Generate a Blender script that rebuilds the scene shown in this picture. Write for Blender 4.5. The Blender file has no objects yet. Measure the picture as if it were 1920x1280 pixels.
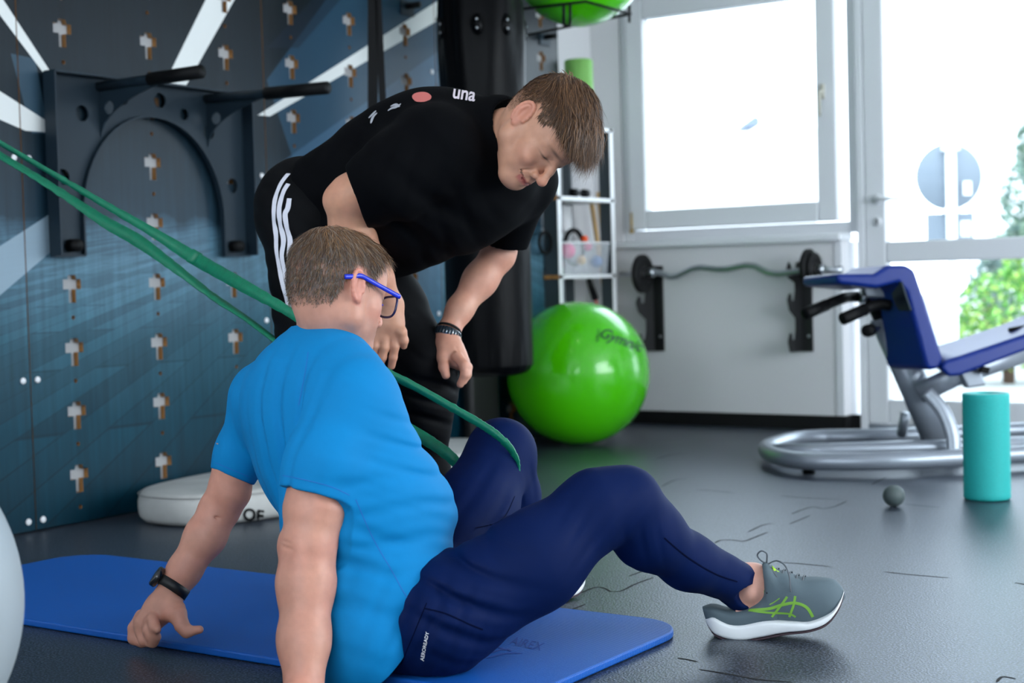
import bpy, bmesh, math, random
import numpy as np
from mathutils import Vector, Matrix
from mathutils.bvhtree import BVHTree
random.seed(7); np.random.seed(7)
SC = bpy.context.scene; COL = SC.collection

# ------------------------------------------------------------------ camera
# World axes = room axes: +Y runs along the blue wall, +X along the window wall, metres.
FPX = 2844.0; CC = np.array([0, 0, .75])
_Y = np.array([1935, 165, -FPX]); _Y /= np.linalg.norm(_Y)
_X = np.array([4180, 2, FPX]); _X -= _Y*(_X@_Y); _X /= np.linalg.norm(_X)
RM = np.array([_X, _Y, np.cross(_X, _Y)])
CR, CU, CF = RM@np.array([1., 0, 0]), RM@np.array([0, 1., 0]), RM@np.array([0, 0, -1.])
def ray(px, py): return RM@np.array([(px-960)/FPX, -(py-640)/FPX, -1])
def P(px, py, d): return CC+ray(px, py)*d
def G(px, py, z=0.0):
    r = ray(px, py); return CC+r*((z-CC[2])/r[2])
def ON(px, py, ax, v):
    r = ray(px, py); return CC+r*((v-CC[ax])/r[ax])
def V3(x, y, z): return CR*x+CU*y-CF*z      # camera-style direction -> world
def nrm(v): v = np.asarray(v, float); return v/np.linalg.norm(v)

cam = bpy.data.cameras.new('camera'); co = bpy.data.objects.new('camera', cam); COL.objects.link(co)
m = Matrix([[*RM[i], CC[i]] for i in range(3)]+[[0, 0, 0, 1]]); co.matrix_world = m
cam.sensor_width = 36; cam.lens = FPX/1920*36; cam.clip_start = .05; cam.clip_end = 300
cam.dof.use_dof = True; cam.dof.focus_distance = 3.08; cam.dof.aperture_fstop = 3.6
SC.camera = co

# ------------------------------------------------------------------ light
w = bpy.data.worlds.new('world'); SC.world = w; w.use_nodes = True
bg = w.node_tree.nodes['Background']; bg.inputs[0].default_value = (.78, .90, 1, 1); bg.inputs[1].default_value = 6.5
def area(name, loc, rot, sx, sy, power, col, portal=False):
    l = bpy.data.lights.new(name, 'AREA'); l.shape = 'RECTANGLE'; l.size = sx; l.size_y = sy; l.energy = power; l.color = col
    if portal: l.cycles.is_portal = True
    o = bpy.data.objects.new(name, l); COL.objects.link(o); o.location = loc; o.rotation_euler = rot; return o
H = math.pi/2
# daylight coming in through the glazed front (window, door) and the side and rear windows of the room
area('daylight_portal_window', (-3.37, 7.05, 1.6), (-H, 0, 0), .96, 1.0, 1, (1, 1, 1), True)
area('daylight_portal_door', (-1.3, 7.05, 1.1), (-H, 0, 0), 2.6, 2.1, 1, (1, 1, 1), True)
area('daylight_side_window', (2.35, 4.3, 1.45), (0, H, 0), 1.7, 3.6, 95, (.93, .97, 1))
area('daylight_rear_window', (-.6, -1.9, 1.7), (H, 0, 0), 4.2, 1.5, 17, (1, .98, .97))
vs = SC.view_settings; SC.display_settings.display_device = 'sRGB'
vs.view_transform = 'Standard'; vs.look = 'None'; vs.gamma = 1; vs.use_curve_mapping = False; vs.exposure = 0.0
SC.cycles.use_denoising = True
SC.cycles.max_bounces = 8; SC.cycles.diffuse_bounces = 4; SC.cycles.transparent_max_bounces = 12
SC.cycles.sample_clamp_indirect = 6

# ------------------------------------------------------------------ helpers
def lin(c): return tuple(((v/255)/12.92 if v/255 <= .04045 else ((v/255+.055)/1.055)**2.4) for v in c)+(1,)
def mat(name, rgb, rough=.6, metal=0., bump=None, var=None, sheen=0, coat=0, sss=0, spec=None, attr=None, trans=0, alpha=1, stretch=None):
    m = bpy.data.materials.new(name); m.use_nodes = True; nt = m.node_tree; b = nt.nodes['Principled BSDF']
    b.inputs['Base Color'].default_value = lin(rgb); b.inputs['Roughness'].default_value = rough; b.inputs['Metallic'].default_value = metal
    if sheen: b.inputs['Sheen Weight'].default_value = sheen; b.inputs['Sheen Roughness'].default_value = .4
    if coat: b.inputs['Coat Weight'].default_value = coat; b.inputs['Coat Roughness'].default_value = .08
    if sss: b.inputs['Subsurface Weight'].default_value = sss; b.inputs['Subsurface Radius'].default_value = (.012, .005, .003); b.inputs['Subsurface Scale'].default_value = 1
    if spec is not None: b.inputs['Specular IOR Level'].default_value = spec
    if trans: b.inputs['Transmission Weight'].default_value = trans
    if alpha < 1: b.inputs['Alpha'].default_value = alpha
    geo = nt.nodes.new('ShaderNodeNewGeometry'); src = geo.outputs['Position']
    if stretch:
        mp = nt.nodes.new('ShaderNodeMapping'); mp.inputs['Scale'].default_value = stretch; nt.links.new(src, mp.inputs[0]); src = mp.outputs[0]
    base = None
    if attr:
        a = nt.nodes.new('ShaderNodeAttribute'); a.attribute_name = attr; base = a.outputs['Color']; nt.links.new(base, b.inputs['Base Color'])
    if var:
        n = nt.nodes.new('ShaderNodeTexNoise'); n.inputs['Scale'].default_value = var[0]; n.inputs['Detail'].default_value = 4; nt.links.new(src, n.inputs['Vector'])
        r = nt.nodes.new('ShaderNodeMapRange'); r.inputs[1].default_value = .3; r.inputs[2].default_value = .7; r.inputs[3].default_value = 1-var[1]; r.inputs[4].default_value = 1+var[1]; nt.links.new(n.outputs[0], r.inputs[0])
        x = nt.nodes.new('ShaderNodeVectorMath'); x.operation = 'SCALE'; nt.links.new(r.outputs[0], x.inputs['Scale'])
        if base: nt.links.new(base, x.inputs[0])
        else: x.inputs[0].default_value = lin(rgb)[:3]
        nt.links.new(x.outputs[0], b.inputs['Base Color'])
    if bump:
        n = nt.nodes.new('ShaderNodeTexNoise'); n.inputs['Scale'].default_value = bump[0]; n.inputs['Detail'].default_value = 3; nt.links.new(src, n.inputs['Vector'])
        bp = nt.nodes.new('ShaderNodeBump'); bp.inputs['Strength'].default_value = bump[1]; bp.inputs['Distance'].default_value = bump[2] if len(bump) > 2 else .002
        nt.links.new(n.outputs[0], bp.inputs['Height']); nt.links.new(bp.outputs[0], b.inputs['Normal'])
    return m

def me_obj(name, verts, faces, m=None, parent=None, smooth=True, bevel=0):
    me = bpy.data.meshes.new(name); me.from_pydata([tuple(map(float, v)) for v in verts], [], [tuple(map(int, f)) for f in faces])
    return fin(name, me, m, parent, smooth, bevel)
def fin(name, me, m=None, parent=None, smooth=True, bevel=0):
    if smooth is True: me.polygons.foreach_set('use_smooth', [True]*len(me.polygons))
    if m: me.materials.append(m)
    o = bpy.data.objects.new(name, me); COL.objects.link(o)
    if parent is not None:
        o.parent = parent; o.matrix_parent_inverse = parent.matrix_world.inverted() if parent.type != 'EMPTY' else Matrix.Translation(-parent.location)
    if bevel:
        md = o.modifiers.new('bevel', 'BEVEL'); md.width = bevel; md.segments = 3; md.limit_method = 'ANGLE'; md.angle_limit = .6
        me.polygons.foreach_set('use_smooth', [True]*len(me.polygons))
        try: me.set_sharp_from_angle(angle=.8)
        except Exception: pass
    return o
def thing(name, loc, label, cat, group=None):
    o = bpy.data.objects.new(name, None); COL.objects.link(o); o.location = Vector([float(v) for v in loc]); o.empty_display_size = .05
    o['label'] = label; o['category'] = cat
    if group: o['group'] = group
    bpy.context.view_layer.update() if False else None
    return o
def tag(o, label, cat, group=None):
    o['label'] = label; o['category'] = cat
    if group: o['group'] = group
    return o
def struct(o): o['kind'] = 'structure'; return o

class MB:
    def __init__(s): s.v = []; s.f = []
    def add(s, v, f):
        n = len(s.v); s.v += [np.asarray(p, float) for p in v]; s.f += [tuple(i+n for i in q) for q in f]; return s
    def box(s, lo, hi):
        x0, y0, z0 = lo; x1, y1, z1 = hi
        return s.add([(x0, y0, z0), (x1, y0, z0), (x1, y1, z0), (x0, y1, z0), (x0, y0, z1), (x1, y0, z1), (x1, y1, z1), (x0, y1, z1)],
                     [(3, 2, 1, 0), (4, 5, 6, 7), (0, 1, 5, 4), (1, 2, 6, 5), (2, 3, 7, 6), (3, 0, 4, 7)])
    def obox(s, c, ax, ay, az):           # centre and half-axis vectors
        c = np.asarray(c, float); ax, ay, az = map(np.asarray, (ax, ay, az))
        vs = [c+i*ax+j*ay+k*az for k in (-1, 1) for i, j in ((-1, -1), (1, -1), (1, 1), (-1, 1))]
        fl = [(3, 2, 1, 0), (4, 5, 6, 7), (0, 1, 5, 4), (1, 2, 6, 5), (2, 3, 7, 6), (3, 0, 4, 7)]
        if np.dot(np.cross(ax, ay), az) < 0: fl = [q[::-1] for q in fl]
        return s.add(vs, fl)
    def slab(s, top, t):                  # polygon and thickness vector
        top = [np.asarray(p, float) for p in top]; n = len(top); t = np.asarray(t, float)
        nn = sum(np.cross(top[i]-top[0], top[i+1]-top[0]) for i in range(1, n-1))
        fl = [tuple(range(n)), tuple(range(2*n-1, n-1, -1))]+[(i, i+n, (i+1) % n+n, (i+1) % n) for i in range(n)]
        if np.dot(nn, t) > 0: fl = [q[::-1] for q in fl]
        return s.add(top+[p+t for p in top], fl)
    def tube(s, pts, r, n=14, closed=False, flat=None, cap=True):
        pts = [np.asarray(p, float) for p in pts]; N = len(pts); r = [r]*N if np.isscalar(r) else r
        base = len(s.v); T = []
        for i in range(N):
            a = pts[(i-1) % N] if (closed or i) else pts[i]; b = pts[(i+1) % N] if (closed or i < N-1) else pts[i]; T.append(nrm(b-a))
        u = np.cross(T[0], [0, 0, 1]); u = nrm(u if np.linalg.norm(u) > .1 else np.cross(T[0], [1, 0, 0]))
        for i in range(N):
            u = nrm(u-T[i]*(u@T[i])); v = np.cross(T[i], u)
            for k in range(n):
                a = 2*math.pi*k/n; o = (u*math.cos(a)+v*math.sin(a))*r[i]
                if flat is not None: o = o-flat[0]*(o@flat[0])*(1-flat[1])
                s.v.append(pts[i]+o)
        for i in range(N if closed else N-1):
            j = (i+1) % N
            for k in range(n): s.f.append((base+i*n+k, base+i*n+(k+1) % n, base+j*n+(k+1) % n, base+j*n+k))
        if cap and not closed:
            s.f.append(tuple(base+k for k in range(n-1, -1, -1))); s.f.append(tuple(base+(N-1)*n+k for k in range(n)))
        return s
    def cyl(s, a, b, r, n=24): return s.tube([a, b], r, n)
    def lathe(s, o, axis, prof, n=48):    # prof: (t along axis, radius)
        o = np.asarray(o, float); axis = nrm(axis); u = np.cross(axis, [0, 0, 1]); u = nrm(u if np.linalg.norm(u) > .1 else np.cross(axis, [1, 0, 0])); v = np.cross(axis, u)
        b = len(s.v)
        for t, r in prof:
            for k in range(n): a = 2*math.pi*k/n; s.v.append(o+axis*t+(u*math.cos(a)+v*math.sin(a))*max(r, 1e-4))
        for i in range(len(prof)-1):
            for k in range(n): s.f.append((b+i*n+k, b+i*n+(k+1) % n, b+(i+1)*n+(k+1) % n, b+(i+1)*n+k))
        s.f.append(tuple(b+k for k in range(n-1, -1, -1))); s.f.append(tuple(b+(len(prof)-1)*n+k for k in range(n)))
        return s
    def sphere(s, c, r, n=24, axes=None):
        r = np.array([r]*3 if np.isscalar(r) else r, float); A = np.eye(3) if axes is None else np.array(axes); b = len(s.v); c = np.asarray(c, float)
        for i in range(1, n):
            th = math.pi*i/n
            for k in range(2*n): a = math.pi*k/n; q = np.array([math.sin(th)*math.cos(a), math.sin(th)*math.sin(a), math.cos(th)])*r; s.v.append(c+q@A)
        s.v.append(c+np.array([0, 0, r[2]])@A); s.v.append(c-np.array([0, 0, r[2]])@A); t, bt = len(s.v)-2, len(s.v)-1; m2 = 2*n
        for i in range(n-2):
            for k in range(m2): s.f.append((b+i*m2+k, b+(i+1)*m2+k, b+(i+1)*m2+(k+1) % m2, b+i*m2+(k+1) % m2))
        for k in range(m2): s.f.append((t, b+k, b+(k+1) % m2)); s.f.append((bt, b+(n-2)*m2+(k+1) % m2, b+(n-2)*m2+k))
        return s
    def go(s, name, m=None, parent=None, smooth=True, bevel=0): return me_obj(name, s.v, s.f, m, parent, smooth, bevel)

def spline(pts, n=8, closed=False):
    pts = [np.asarray(p, float) for p in pts]; N = len(pts); out = []
    for i in range(N if closed else N-1):
        g = lambda k: pts[k % N] if closed else pts[min(max(k, 0), N-1)]
        a, b, c, d = g(i-1), g(i), g(i+1), g(i+2)
        for k in range(n):
            t = k/n; out.append(.5*((2*b)+(c-a)*t+(2*a-5*b+4*c-d)*t*t+(3*b-a-3*c+d)*t**3))
    if not closed: out.append(pts[-1])
    return out
def plate_mesh(loops, t, O, ux, uy, name='plate'):
    """flat plate with holes: 2-D loops (first outline, rest holes), thickness t centred on plane O"""
    cu = bpy.data.curves.new(name, 'CURVE'); cu.dimensions = '2D'; cu.fill_mode = 'BOTH'; cu.extrude = t/2
    for lp in loops:
        sp = cu.splines.new('POLY'); sp.points.add(len(lp)-1); sp.use_cyclic_u = True
        for i, q in enumerate(lp): sp.points[i].co = (q[0], q[1], 0, 1)
    ob = bpy.data.objects.new('tmp', cu); me = bpy.data.meshes.new_from_object(ob); bpy.data.objects.remove(ob)
    uz = np.cross(ux, uy); me.transform(Matrix([[ux[i], uy[i], uz[i], O[i]] for i in range(3)]+[[0, 0, 0, 1]])); return me
def circ(cx, cy, r, n=24, ry=None, a0=0): return [(cx+r*math.cos(a0+2*math.pi*k/n), cy+(ry or r)*math.sin(a0+2*math.pi*k/n)) for k in range(n)]
def text2d(body, size=1.0, shear=0, extrude=0, bold=0):
    cu = bpy.data.curves.new('t', 'FONT'); cu.body = body; cu.size = size; cu.shear = shear; cu.align_x = 'CENTER'; cu.align_y = 'CENTER'; cu.extrude = extrude; cu.offset = bold
    ob = bpy.data.objects.new('t', cu); me = bpy.data.meshes.new_from_object(ob); bpy.data.objects.remove(ob); return me
def bvh_of(o):
    me = o.data; M = o.matrix_basis
    return BVHTree.FromPolygons([v.co[:] for v in me.vertices], [p.vertices[:] for p in me.polygons])
def hit(b, px, py):
    r = nrm(ray(px, py)); h = b.ray_cast(Vector(CC), Vector(r)); return (np.array(h[0]), np.array(h[1])) if h[0] is not None else (None, None)
def strip(mb, b, pts, wd, off=.0015, n=10, taper=False):
    """ribbon lying on a surface, its path given by where the surface is seen"""
    sp = spline([np.array(p, float) for p in pts], n); L = []; 
    for q in sp:
        h, nn = hit(b, q[0], q[1])
        if h is None: continue
        if nn@(CC-h) < 0: nn = -nn
        L.append((h, nn))
    if len(L) < 2: return
    B = len(mb.v)
    for i, (h, nn) in enumerate(L):
        t = nrm(L[min(i+1, len(L)-1)][0]-L[max(i-1, 0)][0]); c = nrm(np.cross(nn, t)); ww = wd*(math.sin(math.pi*(i+.3)/(len(L)-.4))**.5 if taper else 1)
        for k in (-1, 0, 1): mb.v.append(h+c*ww/2*k+nn*off*(1 if k == 0 else .75))
    for i in range(len(L)-1):
        for k in (0, 1): mb.f.append((B+i*3+k, B+i*3+k+1, B+i*3+k+4, B+i*3+k+3))
def decal_text(b, body, px, py, size, ang=0, shear=0, off=.0012, bold=0, sx=1.0, sub=0):
    me = text2d(body, 1, shear, bold=bold); bm = bmesh.new(); bm.from_mesh(me)
    if sub: bmesh.ops.subdivide_edges(bm, edges=[e for e in bm.edges if e.calc_length() > .15], cuts=sub); bmesh.ops.triangulate(bm, faces=bm.faces)
    bm.to_mesh(me); bm.free(); c, s_ = math.cos(ang), math.sin(ang); bad = set()
    for v in me.vertices:
        x, y = v.co.x*size*sx, v.co.y*size; h, nn = hit(b, px+x*c+y*s_, py+x*s_-y*c)
        if h is None: bad.add(v.index); continue
        if nn@(CC-h) < 0: nn = -nn
        v.co = Vector(h+nn*off)
    if bad:
        bm = bmesh.new(); bm.from_mesh(me); bm.verts.ensure_lookup_table(); bmesh.ops.delete(bm, geom=[bm.verts[i] for i in bad], context='VERTS'); bm.to_mesh(me); bm.free()
    return me

# ------------------------------------------------------------------ implicit surfaces (bodies, clothes)
class SF:
    def __init__(s, lo, hi, h):
        s.lo = np.array(lo, float); s.h = h; n = np.ceil((np.array(hi)-s.lo)/h).astype(int)+1
        s.ax = [(s.lo[i]+h*np.arange(n[i])).astype(np.float32) for i in range(3)]; s.F = np.full(n, .3, np.float32)
    def put(s, fn, lo, hi, k, op='u'):
        sl = []
        for i in range(3):
            a = int(max(0, math.floor((lo[i]-s.lo[i])/s.h))); b = int(min(len(s.ax[i]), math.ceil((hi[i]-s.lo[i])/s.h)+1))
            if b <= a: return s
            sl.append(slice(a, b))
        sl = tuple(sl); X = s.ax[0][sl[0]][:, None, None]; Y = s.ax[1][sl[1]][None, :, None]; Z = s.ax[2][sl[2]][None, None, :]
        D = fn(X, Y, Z); F = s.F[sl]
        if op == 'u': h = np.maximum(k-np.abs(F-D), 0)/k; s.F[sl] = np.minimum(F, D)-h*h*k*.25
        else: D = -D; h = np.maximum(k-np.abs(F-D), 0)/k; s.F[sl] = np.maximum(F, D)+h*h*k*.25
        return s
    def cone(s, a, b, ra, rb, k=.01, op='u', flat=None):
        a = np.asarray(a, float); b = np.asarray(b, float); d = b-a; dd = max(d@d, 1e-9); m = max(ra, rb)+k+.02
        def fn(X, Y, Z):
            px, py, pz = X-a[0], Y-a[1], Z-a[2]; t = np.clip((px*d[0]+py*d[1]+pz*d[2])/dd, 0, 1)
            qx, qy, qz = px-t*d[0], py-t*d[1], pz-t*d[2]
            if flat is not None:
                n, f = flat; q = (qx*n[0]+qy*n[1]+qz*n[2])*(1/f-1); qx, qy, qz = qx+q*n[0], qy+q*n[1], qz+q*n[2]
            return (np.sqrt(qx*qx+qy*qy+qz*qz)-(ra+(rb-ra)*t)).astype(np.float32)
        return s.put(fn, np.minimum(a, b)-m, np.maximum(a, b)+m, k, op)
    def chain(s, pts, k=.01, op='u', flat=None):
        for i in range(len(pts)-1): s.cone(pts[i][0], pts[i+1][0], pts[i][1], pts[i+1][1], k, op, flat)
        return s
    def ell(s, c, r, A=None, k=.01, op='u'):
        c = np.asarray(c, float); r = np.asarray(r, float); A = np.eye(3) if A is None else np.asarray(A); m = max(r)+k+.02
        def fn(X, Y, Z):
            px, py, pz = X-c[0], Y-c[1], Z-c[2]; q = [A[i][0]*px+A[i][1]*py+A[i][2]*pz for i in range(3)]
            k0 = np.sqrt(sum((q[i]/r[i])**2 for i in range(3))); k1 = np.sqrt(sum((q[i]/r[i]**2)**2 for i in range(3)))+1e-6
            return (k0*(k0-1)/k1).astype(np.float32)
        return s.put(fn, c-m, c+m, k, op)
    def cut(s, p, n, k=.004, c=None, rad=None):     # remove the side the normal points to, within rad of c
        p = np.asarray(p, float); n = nrm(n)
        D = (s.ax[0][:, None, None]-p[0])*n[0]+(s.ax[1][None, :, None]-p[1])*n[1]+(s.ax[2][None, None, :]-p[2])*n[2]
        if c is not None:
            c = np.asarray(c, float); Q = np.sqrt((s.ax[0][:, None, None]-c[0])**2+(s.ax[1][None, :, None]-c[1])**2+(s.ax[2][None, None, :]-c[2])**2)-rad
            D = np.minimum(D, -Q)
        F = s.F; h = np.maximum(k-np.abs(F-D), 0)/k; s.F = (np.maximum(F, D)+h*h*k*.25).astype(np.float32); return s
    def cutcap(s, p, n, a, b, r, k=.003):          # the same, limited to a capsule around the limb a-b
        p, a, b = (np.asarray(q, float) for q in (p, a, b)); n = nrm(n); d = b-a; dd = d@d
        def fn(X, Y, Z):
            pl = (X-p[0])*n[0]+(Y-p[1])*n[1]+(Z-p[2])*n[2]; t = np.clip(((X-a[0])*d[0]+(Y-a[1])*d[1]+(Z-a[2])*d[2])/dd, 0, 1)
            cap = np.sqrt((X-a[0]-t*d[0])**2+(Y-a[1]-t*d[1])**2+(Z-a[2]-t*d[2])**2)-r
            return np.maximum(-pl, cap).astype(np.float32)
        m = r+.02; return s.put(fn, np.minimum(a, b)-m, np.maximum(a, b)+m, k, 's')
    def disp(s, fn, band=.03):
        I = np.argwhere(np.abs(s.F) < band); p = s.lo+I*s.h; s.F[I[:, 0], I[:, 1], I[:, 2]] += fn(p).astype(np.float32); return s
    def nets(s):
        F = s.F; F[0], F[-1], F[:, 0], F[:, -1], F[:, :, 0], F[:, :, -1] = .1, .1, .1, .1, .1, .1
        S = F < 0; n = np.array(F.shape)
        c = np.zeros(n-1, np.int8); offs = [(i, j, k) for i in (0, 1) for j in (0, 1) for k in (0, 1)]
        for i, j, k in offs: c += S[i:n[0]-1+i, j:n[1]-1+j, k:n[2]-1+k]
        A = np.argwhere((c > 0) & (c < 8)); idx = np.full(n-1, -1, np.int32); idx[A[:, 0], A[:, 1], A[:, 2]] = np.arange(len(A))
        val = {o: F[A[:, 0]+o[0], A[:, 1]+o[1], A[:, 2]+o[2]] for o in offs}; acc = np.zeros((len(A), 3)); cnt = np.zeros(len(A))
        for o in offs:
            for ax in range(3):
                if o[ax]: continue
                q = list(o); q[ax] = 1; a, b = val[o], val[tuple(q)]; cr = (a < 0) != (b < 0); t = np.where(cr, a/np.where(cr, a-b, 1), 0)
                pt = np.tile(np.array(o, float), (len(A), 1)); pt[:, ax] += t; acc += pt*cr[:, None]; cnt += cr
        Vv = s.lo+(A+acc/cnt[:, None])*s.h; Q = []
        for ax in range(3):
            u, v = [(1, 2), (2, 0), (0, 1)][ax]; a = [slice(None)]*3; b = [slice(None)]*3; a[ax] = slice(0, n[ax]-1); b[ax] = slice(1, n[ax])
            s0, s1 = S[tuple(a)], S[tuple(b)]; E = np.argwhere(s0 != s1); E = E[(E[:, u] > 0) & (E[:, v] > 0) & (E[:, u] < n[u]-1) & (E[:, v] < n[v]-1)]
            ins = s0[E[:, 0], E[:, 1], E[:, 2]]
            def g(du, dv): e = E.copy(); e[:, u] -= du; e[:, v] -= dv; return idx[e[:, 0], e[:, 1], e[:, 2]]
            q = np.stack([g(1, 1), g(0, 1), g(0, 0), g(1, 0)], 1); q[~ins] = q[~ins][:, ::-1]; Q.append(q)
        return Vv, np.concatenate(Q)
def sf_mesh(parts, name, m, parent, tint=None):
    """join (verts, quads) pieces into one mesh object; tint is a list of colours per vertex"""
    vv = np.concatenate([p[0] for p in parts]); o = 0; ff = []
    for p in parts: ff.append(p[1]+o); o += len(p[0])
    ff = np.concatenate(ff); me = bpy.data.meshes.new(name); me.vertices.add(len(vv)); me.vertices.foreach_set('co', vv.astype(np.float32).ravel())
    me.loops.add(ff.size); me.loops.foreach_set('vertex_index', ff.astype(np.int32).ravel()); me.polygons.add(len(ff))
    me.polygons.foreach_set('loop_start', np.arange(0, ff.size, 4, dtype=np.int32)); me.polygons.foreach_set('loop_total', np.full(len(ff), 4, np.int32))
    me.update(calc_edges=True); me.validate()
    if tint is not None:
        a = me.color_attributes.new('tint', 'FLOAT_COLOR', 'POINT'); a.data.foreach_set('color', np.concatenate([tint, np.ones((len(vv), 1))], 1).astype(np.float32).ravel())
    return fin(name, me, m, parent, True)
def cone_pt(p, a, b, r): return None
def sn(p, sc, seed=0):
    rs = np.random.RandomState(seed); o = np.zeros(len(p))
    for i in range(4):
        d = nrm(rs.randn(3))*sc*(1+.5*i); e = nrm(rs.randn(3))*sc*(.7+.4*i); o += np.sin(p@d+rs.rand()*6+1.5*np.sin(p@e+rs.rand()*6))/(1+.4*i)
    return o/2.4
def fold(p, c, across, lam, amp, rad, seed=0, warp=1.2, along=None, alen=None):
    """soft cloth folds about lam metres apart in the direction across, fading out from c"""
    c = np.asarray(c); a = nrm(across); q = p-c; x = q@a; r2 = (q**2).sum(1)/rad**2
    if along is not None: y = q@nrm(along); r2 = (x/rad)**2+(y/alen)**2
    ph = 2*math.pi*x/lam+warp*1.6*sn(p, 7, seed)+.5*sn(p, 22, seed+50); w = np.exp(-r2)*np.clip(.55+.6*sn(p, 11, seed+9), 0, 1.2)
    return -amp*w*(np.sin(ph)*.75+.25*np.sin(2*ph+1))
def bb(pts, m):
    a = np.array(pts); return a.min(0)-m, a.max(0)+m

# ------------------------------------------------------------------ materials
M = {}
M['wall'] = mat('wall_paint', (222, 222, 224), .7, bump=(60, .15, .001))
M['upvc'] = mat('white_upvc', (225, 228, 232), .35)
M['dark'] = mat('black_rubber', (10, 11, 13), .6, spec=.3)
M['steel_dark'] = mat('dark_powder_coat', (30, 44, 54), .45, spec=.2, bump=(400, .1, .0005))
M['black'] = mat('black_grip', (6, 7, 9), .6, spec=.2)
M['chrome'] = mat('brushed_steel', (190, 195, 200), .28, 1)
M['silver'] = mat('silver_paint', (150, 158, 168), .32, .45)
M['wood'] = mat('raw_plywood_edge', (176, 120, 62), .7, var=(40, .25))
M['white'] = mat('white_plastic', (235, 236, 238), .4)
M['lime'] = mat('lime_vinyl', (78, 205, 0), .24, coat=.5, sss=0)
M['brass'] = mat('brass', (176, 150, 90), .35, .9)
M['glass'] = bpy.data.materials.new('window_glass'); M['glass'].use_nodes = True
nt = M['glass'].node_tree; nt.nodes.clear(); o_ = nt.nodes.new('ShaderNodeOutputMaterial'); mx = nt.nodes.new('ShaderNodeMixShader'); t_ = nt.nodes.new('ShaderNodeBsdfTransparent'); g_ = nt.nodes.new('ShaderNodeBsdfGlossy')
fr = nt.nodes.new('ShaderNodeFresnel'); fr.inputs[0].default_value = 1.35; g_.inputs['Roughness'].default_value = .02; t_.inputs[0].default_value = (.97, .99, 1, 1)
nt.links.new(fr.outputs[0], mx.inputs[0]); nt.links.new(t_.outputs[0], mx.inputs[1]); nt.links.new(g_.outputs[0], mx.inputs[2]); nt.links.new(mx.outputs[0], o_.inputs[0])

# rubber floor: near-black granules with pale flecks, slightly glossy
fm = mat('rubber_floor', (30, 34, 40), .36, spec=.75)
fm.node_tree.nodes['Principled BSDF'].inputs['Specular Tint'].default_value = (.72, .86, 1, 1); nt = fm.node_tree; b = nt.nodes['Principled BSDF']; geo = nt.nodes['Geometry'] if 'Geometry' in nt.nodes else [n for n in nt.nodes if n.type == 'NEW_GEOMETRY'][0]
n1 = nt.nodes.new('ShaderNodeTexNoise'); n1.inputs['Scale'].default_value = 210; n1.inputs['Detail'].default_value = 2; nt.links.new(geo.outputs['Position'], n1.inputs['Vector'])
cr = nt.nodes.new('ShaderNodeValToRGB'); cr.color_ramp.elements[0].position = .47; cr.color_ramp.elements[0].color = lin((7, 10, 12)); cr.color_ramp.elements[1].position = .74; cr.color_ramp.elements[1].color = lin((104, 116, 138))
nt.links.new(n1.outputs[0], cr.inputs[0]); nt.links.new(cr.outputs[0], b.inputs['Base Color'])
bp = nt.nodes.new('ShaderNodeBump'); bp.inputs['Strength'].default_value = .8; bp.inputs['Distance'].default_value = .0012; nt.links.new(n1.outputs[0], bp.inputs['Height']); nt.links.new(bp.outputs[0], b.inputs['Normal'])
M['floor'] = fm

# ------------------------------------------------------------------ room shell
WX = -4.17; WP = -3.955; YW = 6.95
fl = struct(MB().box((WX-.1, -2.4, -.1), (2.5, 7.12, 0)).go('floor', M['floor'], smooth=False))
mb = MB()
def seam(pts, wpx=.0028):
    g = [G(x, y, .0006) for x, y in pts]; g = spline(g, 5); B = len(mb.v)
    for i, p in enumerate(g):
        t = nrm(g[min(i+1, len(g)-1)]-g[max(i-1, 0)]); c = np.array([-t[1], t[0], 0])*wpx*min(1, .35+min(i, len(g)-1-i)*.4); mb.v += [p-c, p+c]
    for i in range(len(g)-1): mb.f.append((B+2*i, B+2*i+1, B+2*i+3, B+2*i+2))
for s_ in ([(1052, 1129), (1080, 1115), (1115, 1101), (1133, 1102), (1145, 1108), (1165, 1107), (1190, 1095), (1225, 1082)], [(1045, 1152), (1070, 1143), (1098, 1132)], [(1178, 1080), (1200, 1072), (1222, 1063)],
           [(1340, 1018), (1352, 1012), (1375, 1012), (1395, 1014), (1417, 1006), (1440, 997)], [(1402, 997), (1430, 984), (1448, 981)], [(1480, 982), (1500, 974), (1519, 966)], [(1484, 963), (1505, 955), (1524, 950), (1545, 953), (1568, 948), (1588, 939)],
           [(1302, 918), (1340, 920), (1378, 924)], [(1463, 929), (1510, 933), (1583, 936)], [(1460, 1054), (1500, 1056), (1558, 1062)], [(1656, 1071), (1700, 1076), (1782, 1083)], [(1698, 945), (1730, 948), (1762, 951)],
           [(1310, 1254), (1360, 1262), (1420, 1273), (1485, 1278)], [(1902, 1092), (1916, 1094), (1930, 1098)], [(1634, 908), (1650, 900), (1662, 895)], [(1868, 1278), (1880, 1268), (1905, 1272)], [(1308, 1240), (1290, 1236), (1270, 1233)],
           [(1240, 912), (1265, 900), (1290, 897)], [(1230, 860), (1260, 852), (1290, 849)]): seam(s_)
mb.go('floor_seam', mat('seam_dark_joint', (6, 7, 8), .9), fl, smooth=False)  # dark joint lines of the puzzle floor tiles
HC = 2.75
struct(MB().box((WX-.1, -2.4, HC), (2.5, 7.12, HC+.1)).go('ceiling', M['wall'], smooth=False))
struct(MB().box((WX-.1, -2.4, 0), (WX, 7.12, HC)).go('wall_left', M['wall'], smooth=False))
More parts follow.
